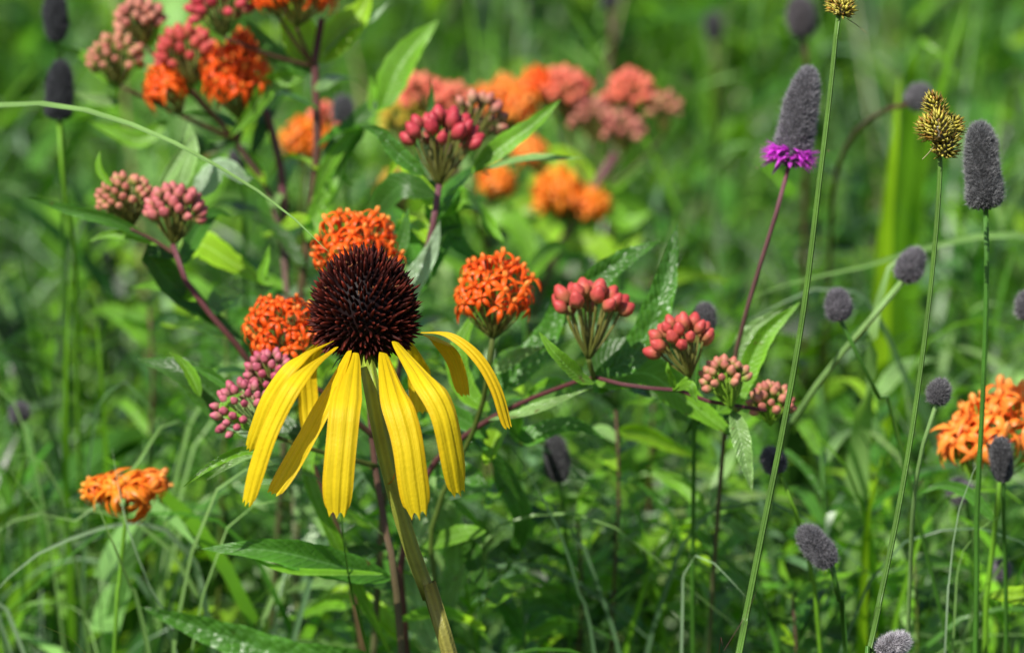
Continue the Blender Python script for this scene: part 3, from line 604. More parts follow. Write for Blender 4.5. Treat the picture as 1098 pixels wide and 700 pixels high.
dress(W_[2], [(525, 395, 1.09), (522, 480, 1.10), (520, 690, 1.12)], 12, 3)
dress(W_[3], [(800, 450, 1.09), (720, 430, 1.09), (640, 420, 1.09), (560, 445, 1.11), (470, 510, 1.13)], 16, 4, L=(40, 85), W=(14, 26), up=.2)
dress(W_[3], [(455, 520, 1.13), (435, 600, 1.13), (436, 700, 1.14)], 8, 5, L=(60, 120))
dress(W_[4], [(468, 215, 1.12), (455, 290, 1.12), (436, 360, 1.13), (410, 480, 1.13)], 14, 6, L=(50, 100))
dress(W_[5], [(640, 215, 1.48), (612, 255, 1.48), (590, 290, 1.48), (560, 400, 1.48)], 18, 7, L=(40, 80), W=(16, 26))
dress(W_[6], [(500, 200, 1.42), (520, 250, 1.42), (528, 400, 1.43)], 14, 8, L=(40, 90))
dress(W_[7], [(340, 85, 1.17), (340, 170, 1.18), (330, 250, 1.18), (320, 400, 1.2), (318, 600, 1.22)], 18, 9, L=(50, 100))
dress(W_[8], [(255, 135, 1.2), (290, 220, 1.21), (305, 330, 1.22), (300, 600, 1.24)], 16, 10, L=(50, 100))
for k, (px, py, d) in enumerate([(240, 330, 1.24), (560, 300, 1.22), (660, 440, 1.16), (760, 540, 1.16), (880, 480, 1.17), (620, 560, 1.18), (160, 330, 1.3), (380, 620, 1.16), (560, 640, 1.14), (700, 300, 1.3), (850, 640, 1.13), (980, 600, 1.16), (1060, 420, 1.25), (940, 420, 1.25)]):
    f_ = foot_for((px, 700, d), 0, .03); t = thing('leafy_plant', (f_[0], f_[1], 0), 'leafy green stem with broad lance leaves standing just behind the flowers', 'plant', 'broad-leaved green stems just behind the flowers')
    pp = [(px, py, d), (px+4, py+90, d), (px-3, py+220, d+.01)]; stem(t, pp, [1.5, 2.2, 2.8], random.choice(['mid', 'olive', 'brown']), foot=f_, n=7, seg=40)
    dress(t, [(px, py, d), (px+4, py+100, d), (px, 690, d+.02)], 16, 20+k, L=(35, 90), W=(10, 24))

# ------------------------------------------------------------------ prairie clovers
def lathe_head(t, top, bot, w_top, w_bot, *, base=(0.055, 0.05, 0.06), fuzz=(0.20, 0.19, 0.20), rnd=.5, hairs=1500, name='flower_head', tipc=None):
    hairs = int(hairs*2.2); a, b = P(*top), P(*bot); d = np.mean([top[2], bot[2]]); H = np.linalg.norm(a-b); ax = nrm(a-b); s_ = S*d
    bq = .14 if H > 60*s_ else .42; e1 = nrm(np.cross(ax, [.1, 1, .1])); e2 = np.cross(ax, e1); mb = MB(); base = np.array(base)*.6+np.mean(base)*.7; fuzz = (np.array(fuzz)*.4+np.mean(fuzz)*.6)*1.8; w_top *= (1 if H > 60*s_ else .9); w_bot *= (1 if H > 60*s_ else .9); mid = (a+b)/2
    def R(q):                                     # q 0 bottom .. 1 top
        w_ = (w_bot*(1-q)+w_top*q)/2*s_*.94
        return w_*min(1, (1-(1-min(1, q/bq))**2)**.5*.9+.1)*max(0.0, 1-max(0, (q-(1-rnd))/rnd)**2.4)**.5
    ph = RNG.uniform(0, 6, 4); lump = lambda g, q: 1+.05*math.sin(3*g+ph[0]+q*4)*math.sin(q*9+ph[1])+.035*math.sin(5*g+ph[2]-q*13)
    nu, nv = 28, 22
    V = []; C = []
    for j in range(nv+1):
        q = j/nv
        for i in range(nu):
            g = 2*math.pi*i/nu; V.append(b+ax*H*q+R(q)*lump(g, q)*(e1*math.cos(g)+e2*math.sin(g))); C.append(np.array(base)*.7)
    F = [(j*nu+i, j*nu+(i+1) % nu, (j+1)*nu+(i+1) % nu, (j+1)*nu+i) for j in range(nv) for i in range(nu)]
    mb.add(V, F, np.array(C))
    nb = int(max(120, min(700, 9*(H/s_)*(w_top+w_bot)/2/16)))
    for i in range(nb):                           # calyx bumps in spirals
        q = (i+.5)/nb+RNG.normal(0, .006); q = min(.999, max(.001, q)); g = i*2.399963+RNG.normal(0, .08); r = R(q); rad = e1*math.cos(g)+e2*math.sin(g)
        r *= lump(g, q); slope = (R(min(1, q+.03))-R(max(0, q-.03)))/(.06*H); nn = nrm(rad-ax*slope)
        p = b+ax*H*q+r*rad; o = nrm(nn+ax*.7); L_ = s_*RNG.uniform(2, 3.6); r0 = s_*1.3; g = g; x1 = nrm(np.cross(o, rad+.01)); x2 = np.cross(o, x1)
        c_ = np.array(base)*RNG.uniform(.6, 1.5)
        vv = [p+x1*r0, p+x2*r0, p-x1*r0, p-x2*r0, p+o*L_]; mb.add(vv, [(0, 1, 4), (1, 2, 4), (2, 3, 4), (3, 0, 4)], np.array([c_, c_, c_, c_, c_*1.7]))
    hv = []; hf = []; hc = []
    for i in range(hairs):
        q = RNG.uniform(0.02, 1)**.9; g = RNG.uniform(0, 6.283); r = R(q); rad = e1*math.cos(g)+e2*math.sin(g)
        r *= lump(g, q); slope = (R(min(1, q+.03))-R(max(0, q-.03)))/(.06*H); nn = nrm(rad-ax*slope)
        o = nrm(nn+ax*.35+RNG.normal(0, .35, 3)); p = b+ax*H*q+r*rad; s1 = nrm(np.cross(o, RNG.normal(0, 1, 3)))*s_*.2
        k = len(hv); hv += [p-s1, p+s1, p+o*s_*RNG.uniform(3, 7.5)]; hf.append((k, k+1, k+2)); c_ = np.array(fuzz)*RNG.uniform(.6, 1.3); hc += [c_]*3
    if hairs: mb.add(hv, hf, np.array(hc))
    return part(name, mb, 'clover', t)
def clover_leaves(t, pts, n, col='mid'):
    c = spline(pts, 60)
    for i in range(n):
        p = c[min(59, int((.12+.8*i/n)*59))]; a = i*2.4; dd = nrm([math.cos(a), math.sin(a)*.7, .5]); mb = MB(); L_ = 34*S*RNG.uniform(.7, 1.2)
        tube(mb, [p, p+dd*L_*.6], [S*.9, S*.6], n=5, seg=4, col=G[col])
        q = p+dd*L_*.55; sd = nrm(np.cross(dd, [0, .2, 1]))
        for k, (s1, ln) in enumerate(((0, 1), (.8, .8), (-.8, .8), (.35, .95), (-.35, .95))):
            o = nrm(dd+sd*s1); strip(mb, spline([q, q+o*L_*.3*ln+[0, 0, .1*L_], q+o*L_*.62*ln], 7), 3.4*S, np.array([0, 0, 1.]), G[col], nu=3, fold=.4)
        part('leaf', mb, 'fine', t)
GC = 'prairie clover stems with dark bristly heads'
def clover(label, top, bot, wt, wb, path, r=(2.4, 2.8, 3), col='mid', col2=None, foot=(0, .05), purple=False, hairs=1200, nl=5, **k):
    f_ = foot_for((path[-1][0], path[-1][1], path[-1][2]), *foot) if path else foot_for((bot[0], bot[1], bot[2]), *foot)
    t = thing('prairie_clover', (f_[0], f_[1], 0), label, 'wildflower', GC)
    pts = [bot]+path
    if len(pts) == 1: pts.append((bot[0], bot[1]+60, bot[2]+.005))
    stem(t, pts, r, col, col2, foot=f_, n=8, seg=50)
    lathe_head(t, top, bot, wt, wb, hairs=hairs, **k)
    w_ = to_ground(pts, f_)
    clover_leaves(t, w_[-4:], nl+4, random.choice(['mid', 'bright', 'pale']))
    return t
t = clover('tall grey prairie clover head with a ring of bright magenta florets at its base', (868, 73, 1.07), (846, 178, 1.07), 34, 42, [(832, 230, 1.07), (802, 328, 1.08), (786, 400, 1.09), (770, 560, 1.12)], r=(2.6, 2.8, 3), col='mauve', col2='mid',
           hairs=2600, base=(0.075, 0.068, 0.085), fuzz=(0.26, 0.24, 0.29))
mb = MB(); a, b = P(868, 73, 1.07), P(846, 178, 1.07); ax = nrm(a-b); e1 = nrm(np.cross(ax, [0, 1, .1])); e2 = np.cross(ax, e1)
for i in range(230):
    g = RNG.uniform(0, 6.283); q = RNG.uniform(.02, .17); rad = e1*math.cos(g)+e2*math.sin(g); p = b+ax*q*np.linalg.norm(a-b)+rad*19*S
    o = nrm(rad+ax*RNG.uniform(-.5, .5)+RNG.normal(0, .2, 3)); L_ = S*RNG.uniform(7, 21)
    c_ = np.array([.95, .14, .95])*RNG.uniform(.6, 1.25)
    strip(mb, spline([p, p+o*L_*.6, p+o*L_-ax*S*2], 5), RNG.uniform(3, 6)*S, ax+rad*.3, c_, nu=3, fold=.3, prof='broad')
    if i % 4 == 0: mb.add([p+o*L_*1.15+RNG.normal(0, S*.5, 3), p+o*L_*1.25+e1*S*1.5, p+o*L_*1.25+e2*S*1.5], [(0, 1, 2)], (.75, .28, .35))
part('floret_ring', mb, 'purple', t)
clover('tall dark grey fuzzy prairie clover head beside the golden sedge head', (1050, 132, 1.035), (1057, 224, 1.035), 31, 42, [(1058, 300, 1.035), (1055, 420, 1.04), (1048, 560, 1.05), (1046, 705, 1.06)], r=(3, 3.2, 3.4), hairs=3000,
       base=(0.040, 0.040, 0.045), fuzz=(0.24, 0.24, 0.25), rnd=.3)
clover('upper of the two dark clover heads at the far left, cut by the top edge', (58, -8, 1.20), (61, 44, 1.20), 26, 28, [(62, 62, 1.21), (66, 160, 1.24), (70, 320, 1.28)], hairs=700, base=(.02, .024, .03), fuzz=(.09, .1, .12))
clover('lower of the two dark clover heads at the far left, behind the arching blade', (65, 66, 1.18), (63, 128, 1.18), 27, 29, [(68, 200, 1.18), (80, 280, 1.2), (84, 420, 1.24)], col='bright', hairs=700, base=(.02, .024, .03), fuzz=(.09, .1, .12))
clover('small round blue-grey clover head just above the second red bud cluster', (757, 326, 1.09), (752, 356, 1.09), 24, 30, [(748, 390, 1.09), (745, 460, 1.1), (744, 600, 1.12)], rnd=.6, hairs=600)
clover('round dusky clover head on a slanting green stem, between the two tall sedge stalks', (897, 311, 1.08), (901, 343, 1.08), 26, 32, [(922, 385, 1.085), (945, 430, 1.09), (970, 500, 1.1)], rnd=.6, hairs=900, fuzz=(.22, .19, .24), base=(.07, .06, .08))
clover('egg-shaped clover head tilted right on a thick pale green stem', (985, 268, 1.10), (968, 301, 1.10), 28, 34, [(932, 345, 1.1), (890, 395, 1.11), (852, 450, 1.12), (830, 520, 1.14)], r=(3.6, 4.4, 4.4), col='pale', col2='mid', rnd=.6, hairs=900, fuzz=(.25, .22, .27), base=(.08, .07, .09))
clover('small sharp dark clover head in front of the light orange florets', (1010, 408, 1.035), (1004, 433, 1.035), 24, 27, [(992, 470, 1.04), (980, 540, 1.05), (972, 705, 1.08)], rnd=.6, hairs=900, col='pale')
clover('dark blurred clover head low in the grass, below the red buds', (594, 468, 1.15), (600, 516, 1.15), 26, 32, [(606, 560, 1.16), (612, 705, 1.18)], rnd=.5, hairs=700, base=(.03, .03, .035))
clover('leaning dark clover head between the two sedge stalks near the bottom', (860, 566, 1.045), (892, 606, 1.045), 28, 34, [(899, 640, 1.05), (907, 705, 1.06)], r=(3, 3.4), rnd=.4, hairs=1800, base=(.06, .055, .07), fuzz=(.2, .19, .22))
clover('pale grey crisp clover head cut by the bottom edge beside the sedge stalk', (974, 684, 1.00), (940, 700, 1.00), 26, 28, [(930, 712, 1.0), (925, 760, 1.0)], rnd=.5, hairs=1500, base=(.12, .10, .12), fuzz=(.5, .45, .5))
clover('small dusky clover head right behind the left sedge stalk', (822, 482, 1.08), (836, 506, 1.08), 26, 28, [(850, 540, 1.08), (866, 600, 1.09), (880, 705, 1.1)], rnd=.6, hairs=700, col='bright', fuzz=(.22, .19, .25))
clover('tiny mauve clover head near the right edge in the lower meadow', (1074, 600, 1.14), (1074, 621, 1.14), 18, 22, [(1072, 660, 1.15), (1070, 720, 1.16)], rnd=.6, hairs=400, fuzz=(.26, .2, .28), base=(.1, .08, .11))
clover('blurred brownish clover head at the top edge behind the left sedge stalk', (856, -2, 1.38), (862, 40, 1.38), 30, 36, [(866, 90, 1.39), (864, 220, 1.42)], r=(3, 3.4), col='brown', rnd=.5, hairs=500, base=(.06, .045, .055))
clover('blurred grey clover head on an arching brown stem behind the golden sedge head', (996, 96, 1.22), (974, 112, 1.22), 28, 30, [(945, 120, 1.24), (912, 150, 1.27), (895, 205, 1.3), (888, 320, 1.36)], r=(2.6, 2.8, 2.8), col='brown', col2='olive', rnd=.5, hairs=600, base=(.1, .09, .11))
clover('blurred dark clover head behind the top left butterfly weed', (367, 104, 1.28), (369, 132, 1.28), 24, 26, [(372, 170, 1.29), (374, 320, 1.32)], rnd=.6, hairs=500, base=(.04, .04, .05))
clover('narrow dark clover head standing within the light orange florets', (1072, 470, 1.06), (1076, 516, 1.06), 22, 26, [(1076, 560, 1.07), (1080, 705, 1.09)], rnd=.4, hairs=900, base=(.035, .035, .04))
clover('blurred mauve-grey clover head below the light orange florets', (1022, 516, 1.15), (1036, 536, 1.15), 28, 32, [(1040, 570, 1.16), (1042, 705, 1.18)], rnd=.6, hairs=500, fuzz=(.24, .2, .25), base=(.1, .08, .1))
clover('pale clover head cut by the right edge at mid height', (1100, 314, 1.10), (1100, 342, 1.10), 22, 24, [(1102, 390, 1.1), (1104, 560, 1.13)], rnd=.6, hairs=500, fuzz=(.3, .27, .3))
clover('blurred dark clover head at the top edge right of centre', (652, -10, 1.6), (655, 10, 1.6), 16, 18, [(656, 60, 1.6), (655, 160, 1.62)], r=(3, 3), col='brown', hairs=200, base=(.03, .03, .04))
clover('blurred dark clover head far back, near the top right of centre', (764, 14, 1.75), (766, 44, 1.75), 18, 20, [(768, 90, 1.75), (766, 220, 1.8)], r=(3, 3), col='olive', hairs=200, base=(.03, .03, .035))
clover('faint mauve clover head low at the far left edge', (20, 432, 1.2), (22, 452, 1.2), 20, 24, [(24, 500, 1.21), (26, 705, 1.24)], rnd=.6, hairs=300, fuzz=(.22, .18, .24))
clover('dark clover head half hidden under the left butterfly weed leaves', (256, 158, 1.25), (258, 180, 1.25), 24, 26, [(262, 220, 1.26), (266, 400, 1.3)], rnd=.6, hairs=300)

# ------------------------------------------------------------------ sedge stalks
GS = 'tall sedge stalks in focus'
def sedge(label, path, r, spikes, foot):
    f_ = foot_for(path[-1], *foot); t = thing('sedge', (f_[0], f_[1], 0), label, 'sedge', GS)
    stem(t, path, r, (0.10, 0.22, 0.022), (0.07, 0.17, 0.02), foot=f_, rib=.14, n=15, seg=90)
    for (px, py, d, rw, rh, tx) in spikes:
        c = P(px, py, d); ax = nrm(UPV+tx*RGT+RNG.normal(0, .08, 3)); e1 = nrm(np.cross(ax, FWD)); e2 = np.cross(ax, e1); mb = MB()
        core = []; n = 130
        for i in range(n):
            z = 1-1.95*(i+.5)/n; g = i*2.399963; rr = math.sqrt(1-z*z); rad = e1*math.cos(g)+e2*math.sin(g)
            p = c+ax*z*rh*S*.62+rad*rr*rw*S*.55; o = nrm(rad*rr*1.0+ax*(z*.6+.55)+RNG.normal(0, .12, 3)); L_ = S*RNG.uniform(7, 11)
            s1 = nrm(np.cross(o, rad+.02)); k = RNG.uniform(.5, 1.2)
            cb, ct = np.array([.26, .26, .02])*k, np.array([.85, .72, .12])*k
            if RNG.random() < .25: ct = np.array([.55, .24, .04])*k
            mid = p+o*L_*.42; nn = np.cross(s1, o)
            mb.add([p-s1*S*1.1, p+s1*S*1.1, mid+s1*S*1.9, mid-s1*S*1.9, mid+nn*S*1.0, p+o*L_], [(0, 1, 4), (1, 2, 4), (2, 5, 4), (5, 3, 4), (3, 0, 4), (0, 3, 5, 2, 1)], np.array([cb, cb, (cb+ct)/2, (cb+ct)/2, (cb+ct)/2, ct]))
        tube(mb, [c-ax*rh*S*.6, c+ax*rh*S*.55], [rw*S*.45, rw*S*.5, rw*S*.3], n=10, seg=8, col=(.08, .06, .01))
        part('spikelet', mb, 'sedge', t)
    return t
t = sedge('tall green sedge stalk in focus with its brown head cut by the top edge',
          [(901, 4, .990), (896, 40, .99), (890, 100, .990), (878, 200, .990), (862, 330, .992), (842, 450, .994), (818, 575, .996), (794, 700, .998), (788, 730, .998)], [2.6, 3, 3.6, 4.2, 4.6, 4.8, 5.0, 5.2, 5.3], [(903, -8, .99, 13, 16, 0), (905, 8, .988, 12, 15, .1), (897, 4, .994, 11, 14, -.3)], (-.09, .04))
mb = MB(); tube(mb, [P(908, 20, .99), P(920, 28, .99), P(931, 37, .99)], [S*.5, S*.3], n=5, seg=8, col=(.3, .3, .12)); part('awn', mb, 'dry', t)
t = sedge('tall green sedge stalk in focus topped by a golden clustered spiky head',
          [(1008, 150, 1.0), (1008, 176, 1.0), (1005, 230, 1.0), (996, 330, 1.0), (981, 450, 1.0), (962, 560, 1.0), (936, 680, 1.0), (929, 712, 1.0)], [2.4, 2.8, 3.1, 3.4, 3.8, 4.2, 4.8, 5], [(1004, 118, 1.0, 14, 24, -.1), (996, 139, .996, 15, 16, -.5), (1020, 138, 1.002, 16, 16, .6), (1014, 156, .996, 19, 20, .2), (1007, 138, .994, 18, 24, 0)], (-.1, .04))
mb = MB(); tube(mb, [P(1001, 158, .995), P(995, 165, .992), P(989, 171, .99)], [S*.8, S*.5], n=5, seg=6, col=(.35, .33, .15)); part('bract', mb, 'dry', t)

# ------------------------------------------------------------------ single grass plants one can tell apart
GG = 'grass plants with broad arching blades'
def grass_plant(label, blades, name='grass_plant'):
    last = blades[0][0][-1]; f_ = foot_for(last, 0, .05); t = thing(name, (f_[0], f_[1], 0), label, 'grass plant', GG)
    for (pts, wd, cl, roll, ground_) in blades:            # pts tip first
        w_ = [P(*p) for p in pts]
        if ground_: w_ = to_ground(pts, (f_[0]+RNG.normal(0, .004), f_[1]+RNG.normal(0, .004)))
        mb = MB(); cc = np.array(G[cl])*RNG.uniform(.9, 1.1)
        strip(mb, spline(w_[::-1], 60), wd*S*pts[0][2], FACE, cc, nu=5, fold=.3, roll=roll, prof='blade', col2=cc*1.05)
        part('blade', mb, 'blade', t)
    return t
grass_plant('grass with one long pale blade arching in from the left edge over the pink buds', [([(352, 270, 1.01), (300, 222, 1.02), (235, 180, 1.03), (160, 142, 1.04), (80, 117, 1.05), (0, 114, 1.06), (-90, 140, 1.07), (-190, 300, 1.08)], 25, 'pale', 25, True)])
grass_plant('grass with pale bluish blades bending to the left below the withered cluster', [
    ([(-20, 500+150, 1.1), (30, 600, 1.1), (90, 572, 1.11), (150, 560, 1.12), (200, 590, 1.13), (230, 700, 1.15)], 14, 'grey', 30, True), ([(100, 530, 1.08), (118, 575, 1.08), (140, 630, 1.09), (160, 705, 1.1)], 14, 'pale', 0, True), ([(120, 480, 1.09), (135, 560, 1.09), (165, 640, 1.1), (190, 705, 1.11)], 8, 'grey', 10, True),
    ([(-10, 475, 1.12), (60, 560, 1.13), (130, 520, 1.13), (190, 450, 1.15), (260, 560, 1.2)], 8, 'pale', 10, True)])
grass_plant('grass with fresh green upright blades near the left edge', [([(75, 280, 1.2), (72, 360, 1.2), (70, 460, 1.21), (74, 600, 1.24)], 14, 'bright', 10, True), ([(100, 310, 1.22), (108, 400, 1.22), (115, 520, 1.24)], 14, 'bright', 10, True), ([(30, 480, 1.15), (12, 540, 1.15), (0, 620, 1.16)], 10, 'bright', 0, True)])
grass_plant('grass with thin dark blades crossing behind the stem of the coneflower', [([(532, 456, 1.09), (565, 505, 1.1), (600, 570, 1.11), (622, 640, 1.12), (640, 720, 1.13)], 8, 'blue', 20, True), ([(520, 480, 1.12), (524, 540, 1.12), (515, 640, 1.13)], 6, 'mid', 0, True), ([(375, 500, 1.05), (366, 550, 1.05), (378, 640, 1.06), (400, 720, 1.07)], 9, 'dark', 15, True)])
grass_plant('grass with a wide pale green blurred blade standing behind the right sedge stalk', [([(985, 262, 1.15), (955, 285, 1.15), (938, 350, 1.155), (925, 460, 1.2), (915, 600, 1.22)], 48, 'pale', 25, True), ([(800, 320, 1.2), (860, 300, 1.2), (930, 285, 1.21), (1010, 262, 1.22), (1100, 255, 1.23), (1180, 330, 1.26)], 14, 'pale', 20, True), ([(800, 345, 1.18), (850, 320, 1.18), (900, 310, 1.19), (960, 380, 1.22)], 14, 'grey', 25, True)])
grass_plant('grass with bright broad blades low between the two sedge stalks', [([(865, 455, 1.14), (890, 480, 1.14), (915, 520, 1.15), (940, 640, 1.18)], 20, 'bright', 0, True), ([(946, 488, 1.14), (938, 520, 1.14), (930, 560, 1.15), (925, 660, 1.17)], 24, 'lime', 0, True)])
grass_plant('grass with yellow-green glowing blades far back in the upper right', [([(965, 80, 1.34), (958, 160, 1.34), (950, 240, 1.35), (945, 330, 1.36)], 40, 'lime', 0, True), ([(1040, -10, 1.4), (1010, 90, 1.4), (985, 200, 1.42), (975, 330, 1.45)], 30, 'bright', 0, True), ([(1075, 100, 1.5), (1062, 200, 1.5), (1050, 330, 1.55)], 24, 'bright', 0, True), ([(1030, 90, 1.42), (1000, 50, 1.42), (980, 60, 1.43), (970, 200, 1.46)], 50, 'bright', 0, True)])
grass_plant('grass with a fine pale blade crossing in front of the light orange florets', [([(1062, 468, 1.05), (1030, 540, 1.05), (1018, 620, 1.055), (1012, 720, 1.06)], 6, 'grey', 10, True), ([(1120, 530, 1.07), (1060, 560, 1.07), (1030, 600, 1.08), (1020, 720, 1.09)], 5, 'pale', 0, True)])
grass_plant('grass with a wisp of dry straw leaning at the foot of the left sedge stalk', [([(818, 618, .99), (808, 645, .99), (790, 675, .99), (774, 702, .99), (765, 740, 1.0)], 2.2, 'mauve', 10, True), ([(800, 640, 1.06), (760, 600, 1.08), (735, 610, 1.09), (730, 720, 1.1)], 7, 'grey', 0, True)])
grass_plant('grass with one thin dark wiry blade in the bottom left corner', [([(-5, 654, 1.0), (40, 668, 1.0), (75, 686, 1.0), (105, 712, 1.0)], 2.4, 'olive', 10, True)])

# loose tufts low behind the flowers
def tuft(px, d, py, n, cols, seed):
    q = P(px, 700, d); t = thing('grass_tuft', (q[0], q[1], 0), 'loose tuft of pale grass blades arching low behind the flowers', 'grass tuft', 'grass tufts behind the flowers')
    rr = random.Random(seed); b0 = np.array([q[0], q[1], -.004])
    for i in range(n):
        hz = P(px, py, d)[2]*rr.uniform(.86, 1.04); a = rr.uniform(-1, 1); rch = rr.uniform(.02, .12)*(1 if a > 0 else -1); dy = rr.uniform(-.03, .05)
        b = b0+[rr.uniform(-.012, .012), rr.uniform(-.012, .012), 0]
        pts = [b, b+[rch*.25, dy*.2, hz*.55], b+[rch*.6, dy*.6, hz*.93], b+[rch*1.0, dy*.9, hz], b+[rch*1.5, dy, hz-abs(rch)*.35]]
        mb = MB(); cc = np.array(G[rr.choice(cols)])*rr.uniform(.85, 1.1); strip(mb, spline(pts, 46), rr.uniform(5, 13)*S*d, FACE, cc, nu=5, fold=.3, roll=rr.uniform(-50, 50), prof='blade')
        part('blade', mb, 'blade', t)
for i, (px, d, py, n) in enumerate([(60, 1.12, 520, 9), (150, 1.16, 480, 9), (10, 1.2, 430, 9), (215, 1.14, 560, 8), (120, 1.28, 380, 8), (20, 1.35, 250, 8), (560, 1.16, 520, 8), (640, 1.2, 470, 8), (700, 1.14, 560, 7),
                                    (760, 1.18, 480, 8), (860, 1.15, 560, 8), (960, 1.17, 500, 8), (1040, 1.13, 560, 8), (1090, 1.22, 380, 7), (820, 1.25, 360, 8), (490, 1.18, 560, 7), (330, 1.2, 560, 7), (1000, 1.3, 330, 7)]):
    tuft(px, d, py, n, ['grey', 'pale', 'blue'] if i < 6 else ['pale', 'mid', 'blue', 'bright'], i)

# ------------------------------------------------------------------ leafy plants farther back (countable), built once and copied
def leafy_proto(seed, H, n, L0, w0, cols, name='leafy_plant'):
    r = random.Random(seed); t = thing(name, (0, 0, 0), None, None)
    lean = r.uniform(-.12, .12); pts = [np.array([0, 0, -.01]), np.array([lean*H*.3, 0, H*.5]), np.array([lean*H, lean*H*.5, H])]
    mb = MB(); tube(mb, pts, [.0022, .0018, .001], n=7, seg=18, col=G['mid']); part('stem', mb, 'stem', t)
    c = spline(pts, 60)
    for i in range(n):
        u = .15+.85*i/n; p = c[int(u*59)]; a = i*2.4+r.uniform(-.3, .3); d = np.array([math.cos(a), math.sin(a), 0]); L_ = L0*r.uniform(.7, 1.2)*(1.15-.55*u); up = r.uniform(.3, .9)
        mb = MB(); strip(mb, spline([p, p+d*L_*.5+[0, 0, L_*up*.6], p+d*L_+[0, 0, L_*(up-.3)]], 14), w0*r.uniform(.8, 1.2), np.array([0, 0, 1])-d*.5, np.array(G[r.choice(cols)])*r.uniform(.8, 1.2), nu=7, fold=.3, wave=.05)
        part('leaf', mb, 'leaf', t)
    return t
protos = [leafy_proto(1, .46, 20, .075, .014, ['mid', 'bright']), leafy_proto(2, .42, 22, .06, .011, ['mid', 'bright', 'dark']), leafy_proto(3, .50, 18, .09, .018, ['bright', 'lime']), leafy_proto(4, .40, 24, .05, .009, ['pale', 'mid'])]
spots = []
r = random.Random(5); tries = 0
while len(spots) < 64 and tries < 5000:
    tries += 1; y = 1.2+2.4*r.random()**1.5; x = r.uniform(-.16, .16)*y
    if all((x-a)**2+(y-b)**2 > (.06*y*.6)**2 for a, b in spots): spots.append((x, y))
for i, (x, y) in enumerate(spots):
    src = protos[i % 4]
    if i < 4: o = src
    else:
        o = src.copy(); COL.objects.link(o)
        for ch in list(src.children):
            c = ch.copy(); COL.objects.link(c); c.parent = o
    o.location = (x, y, 0); o.rotation_euler = (0, 0, r.uniform(0, 6.28)); s = r.uniform(.8, 1.1)*1.12; o.scale = (s, s, s)
    tag(o, 'blurred leafy green stem standing in the grass behind the flowers', 'plant', 'leafy green stems in the grass behind')

# ------------------------------------------------------------------ uncountable grass and undergrowth (one mesh each)
def big_mesh(name, V, F4, C, m, label):
    me = bpy.data.meshes.new(name); nV, nF = len(V), len(F4)
    me.vertices.add(nV); me.vertices.foreach_set('co', V.astype(np.float32).ravel())
    me.loops.add(nF*4); me.loops.foreach_set('vertex_index', F4.astype(np.int32).ravel())
    me.polygons.add(nF); me.polygons.foreach_set('loop_start', np.arange(0, nF*4, 4, dtype=np.int32)); me.polygons.foreach_set('loop_total', np.full(nF, 4, np.int32))
    me.polygons.foreach_set('use_smooth', np.ones(nF, bool)); me.update(calc_edges=True)
    a = me.color_attributes.new('Col', 'FLOAT_COLOR', 'POINT'); a.data.foreach_set('color', np.hstack([C, np.ones((nV, 1))]).astype(np.float32).ravel())
    me.uv_layers.new(name='UV'); me.materials.append(M[m]); return tag(ob(name, me), label, name.split('_')[-1], kind='stuff')
def blades(base, L, az, lean, droop, width, col, seg=7):
    """arching ribbons, all vectors: base (n,3), L length, az heading, lean start angle off vertical, droop added angle along it"""
    n = len(L); t = np.linspace(0, 1, seg+1); ang = lean[:, None]+droop[:, None]*t[None]**1.5
    ds = (L/seg)[:, None]; hx = np.cumsum(np.sin(ang)*ds, 1)-np.sin(ang[:, :1])*ds; hz = np.cumsum(np.cos(ang)*ds, 1)-np.cos(ang[:, :1])*ds
    c = np.stack([base[:, :1]+hx*np.cos(az)[:, None], base[:, 1:2]+hx*np.sin(az)[:, None], base[:, 2:3]+hz], -1)
    tw = az+np.pi/2+RNG.normal(0, .6, n); sd = np.stack([np.cos(tw), np.sin(tw), RNG.normal(0, .3, n)], -1)
    w_ = width[:, None]*np.minimum(1, (1-t)*2.2)[None]**.8*.5; w_[:, -1] = width*.02
    A = c-sd[:, None]*w_[..., None]; B = c+sd[:, None]*w_[..., None]
    V = np.stack([A, B], 2).reshape(n, -1, 3); k = V.shape[1]
    f = np.array([[2*i, 2*i+1, 2*i+3, 2*i+2] for i in range(seg)]); F = (f[None]+(np.arange(n)*k)[:, None, None]).reshape(-1, 4)
    C = np.repeat(col, k, 0); return V.reshape(-1, 3), F, C
def pick(cols, n, var=.25):
    a = np.array([G[c] for c in cols])[RNG.integers(0, len(cols), n)]; return a*RNG.uniform(1-var, 1+var, (n, 1))*RNG.uniform(.9, 1.1, (n, 3))
def field(n, y0, y1, p=1.0, spread=.30, x0=.12):
    y = y0+(y1-y0)*RNG.random(n)**p; x = RNG.uniform(-1, 1, n)*(spread*y+x0); return np.stack([x, y, np.zeros(n)], -1)
parts_ = []
n = 26000; b = field(n, 1.0, 7.5, 1.5)
L = np.clip(RNG.normal(.46, .10, n), .15, .70); L = np.where(b[:, 1] < 1.35, np.minimum(L, .50)*.96, L)
parts_.append(blades(b, L, RNG.uniform(0, 6.283, n), np.abs(RNG.normal(.12, .15, n)), np.abs(RNG.normal(.9, .6, n)), RNG.uniform(.0014, .0045, n), pick(['mid', 'bright', 'blue', 'pale', 'deep', 'dark', 'deep', 'grey', 'dark', 'mid', 'bright', 'straw'], n)))
n = 9000; b = field(n, 1.0, 4.0, 1.2)
parts_.append(blades(b, RNG.uniform(.1, .28, n), RNG.uniform(0, 6.283, n), np.abs(RNG.normal(.2, .2, n)), np.abs(RNG.normal(1.1, .6, n)), RNG.uniform(.0015, .005, n), pick(['dark', 'deep', 'mid', 'bright', 'deep'], n)))
off = 0; VV, FF, CC = [], [], []
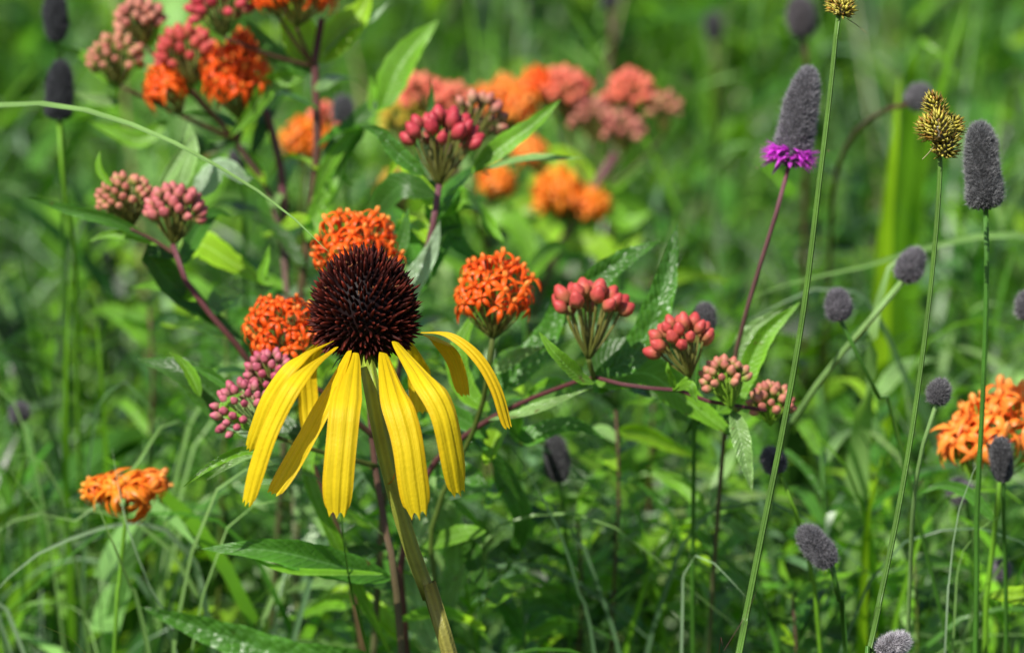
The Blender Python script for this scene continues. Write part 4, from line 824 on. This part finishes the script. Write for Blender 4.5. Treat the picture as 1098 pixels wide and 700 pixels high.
for V, F, C in parts_: VV.append(V); FF.append(F+off); CC.append(C); off += len(V)
big_mesh('meadow_grass', np.vstack(VV), np.vstack(FF), np.vstack(CC), 'blade', 'dense mass of fine green and bluish grass blades filling the meadow')
# undergrowth: stems with small narrow leaves as ribbons
def forbs(n, y0, y1, p, H0, H1, per, l0, l1, w0, w1, cols, upr=.8):
    b = field(n, y0, y1, p); H = RNG.uniform(H0, H1, n); H = np.where(b[:, 1] < 1.16, H*.88, H); az = RNG.uniform(0, 6.283, n); ln = np.abs(RNG.normal(.08, .08, n)); dr = np.abs(RNG.normal(.2, .2, n)); cc = pick(cols, n)
    out = [blades(b, H, az, ln, dr, np.full(n, .0018), cc*.8)]
    u = np.tile(np.linspace(.3, 1, per), n)+RNG.normal(0, .02, n*per); u = np.clip(u, .1, 1); k = np.repeat(np.arange(n), per)
    a_ = ln[k]+dr[k]*(u**1.5)*.4; hx = np.sin(a_)*H[k]*u; hz = np.cos(a_)*H[k]*u
    base = np.stack([b[k, 0]+hx*np.cos(az[k]), b[k, 1]+hx*np.sin(az[k]), hz], -1); m_ = n*per
    out.append(blades(base, RNG.uniform(l0, l1, m_), RNG.uniform(0, 6.283, m_), np.abs(RNG.normal(upr, .3, m_)), RNG.uniform(.2, 1.1, m_), RNG.uniform(w0, w1, m_), cc[k]*RNG.uniform(.75, 1.3, (m_, 1)), seg=4))
    return out
parts_ = forbs(1700, 1.085, 1.6, 1.0, .38, .53, 42, .012, .034, .0014, .003, ['mid', 'blue', 'bright', 'grey', 'pale', 'deep', 'bright'])
parts_ += forbs(2800, 1.1, 4.5, 1.4, .30, .56, 46, .012, .030, .0012, .0028, ['mid', 'bright', 'deep', 'blue', 'pale', 'bright'])
parts_ += forbs(1500, 1.12, 6.5, 1.3, .28, .54, 24, .03, .07, .004, .010, ['deep', 'bright', 'dark', 'pale', 'mid'])
parts_ += forbs(420, 2.2, 7.0, 1.0, .30, .56, 16, .07, .15, .02, .045, ['lime', 'bright', 'mid', 'pale', 'deep'])
off = 0; VV, FF, CC = [], [], []
for V, F, C in parts_: VV.append(V); FF.append(F+off); CC.append(C); off += len(V)
big_mesh('meadow_undergrowth', np.vstack(VV), np.vstack(FF), np.vstack(CC), 'fine', 'tangled mass of narrow-leaved green weeds between the flowers')
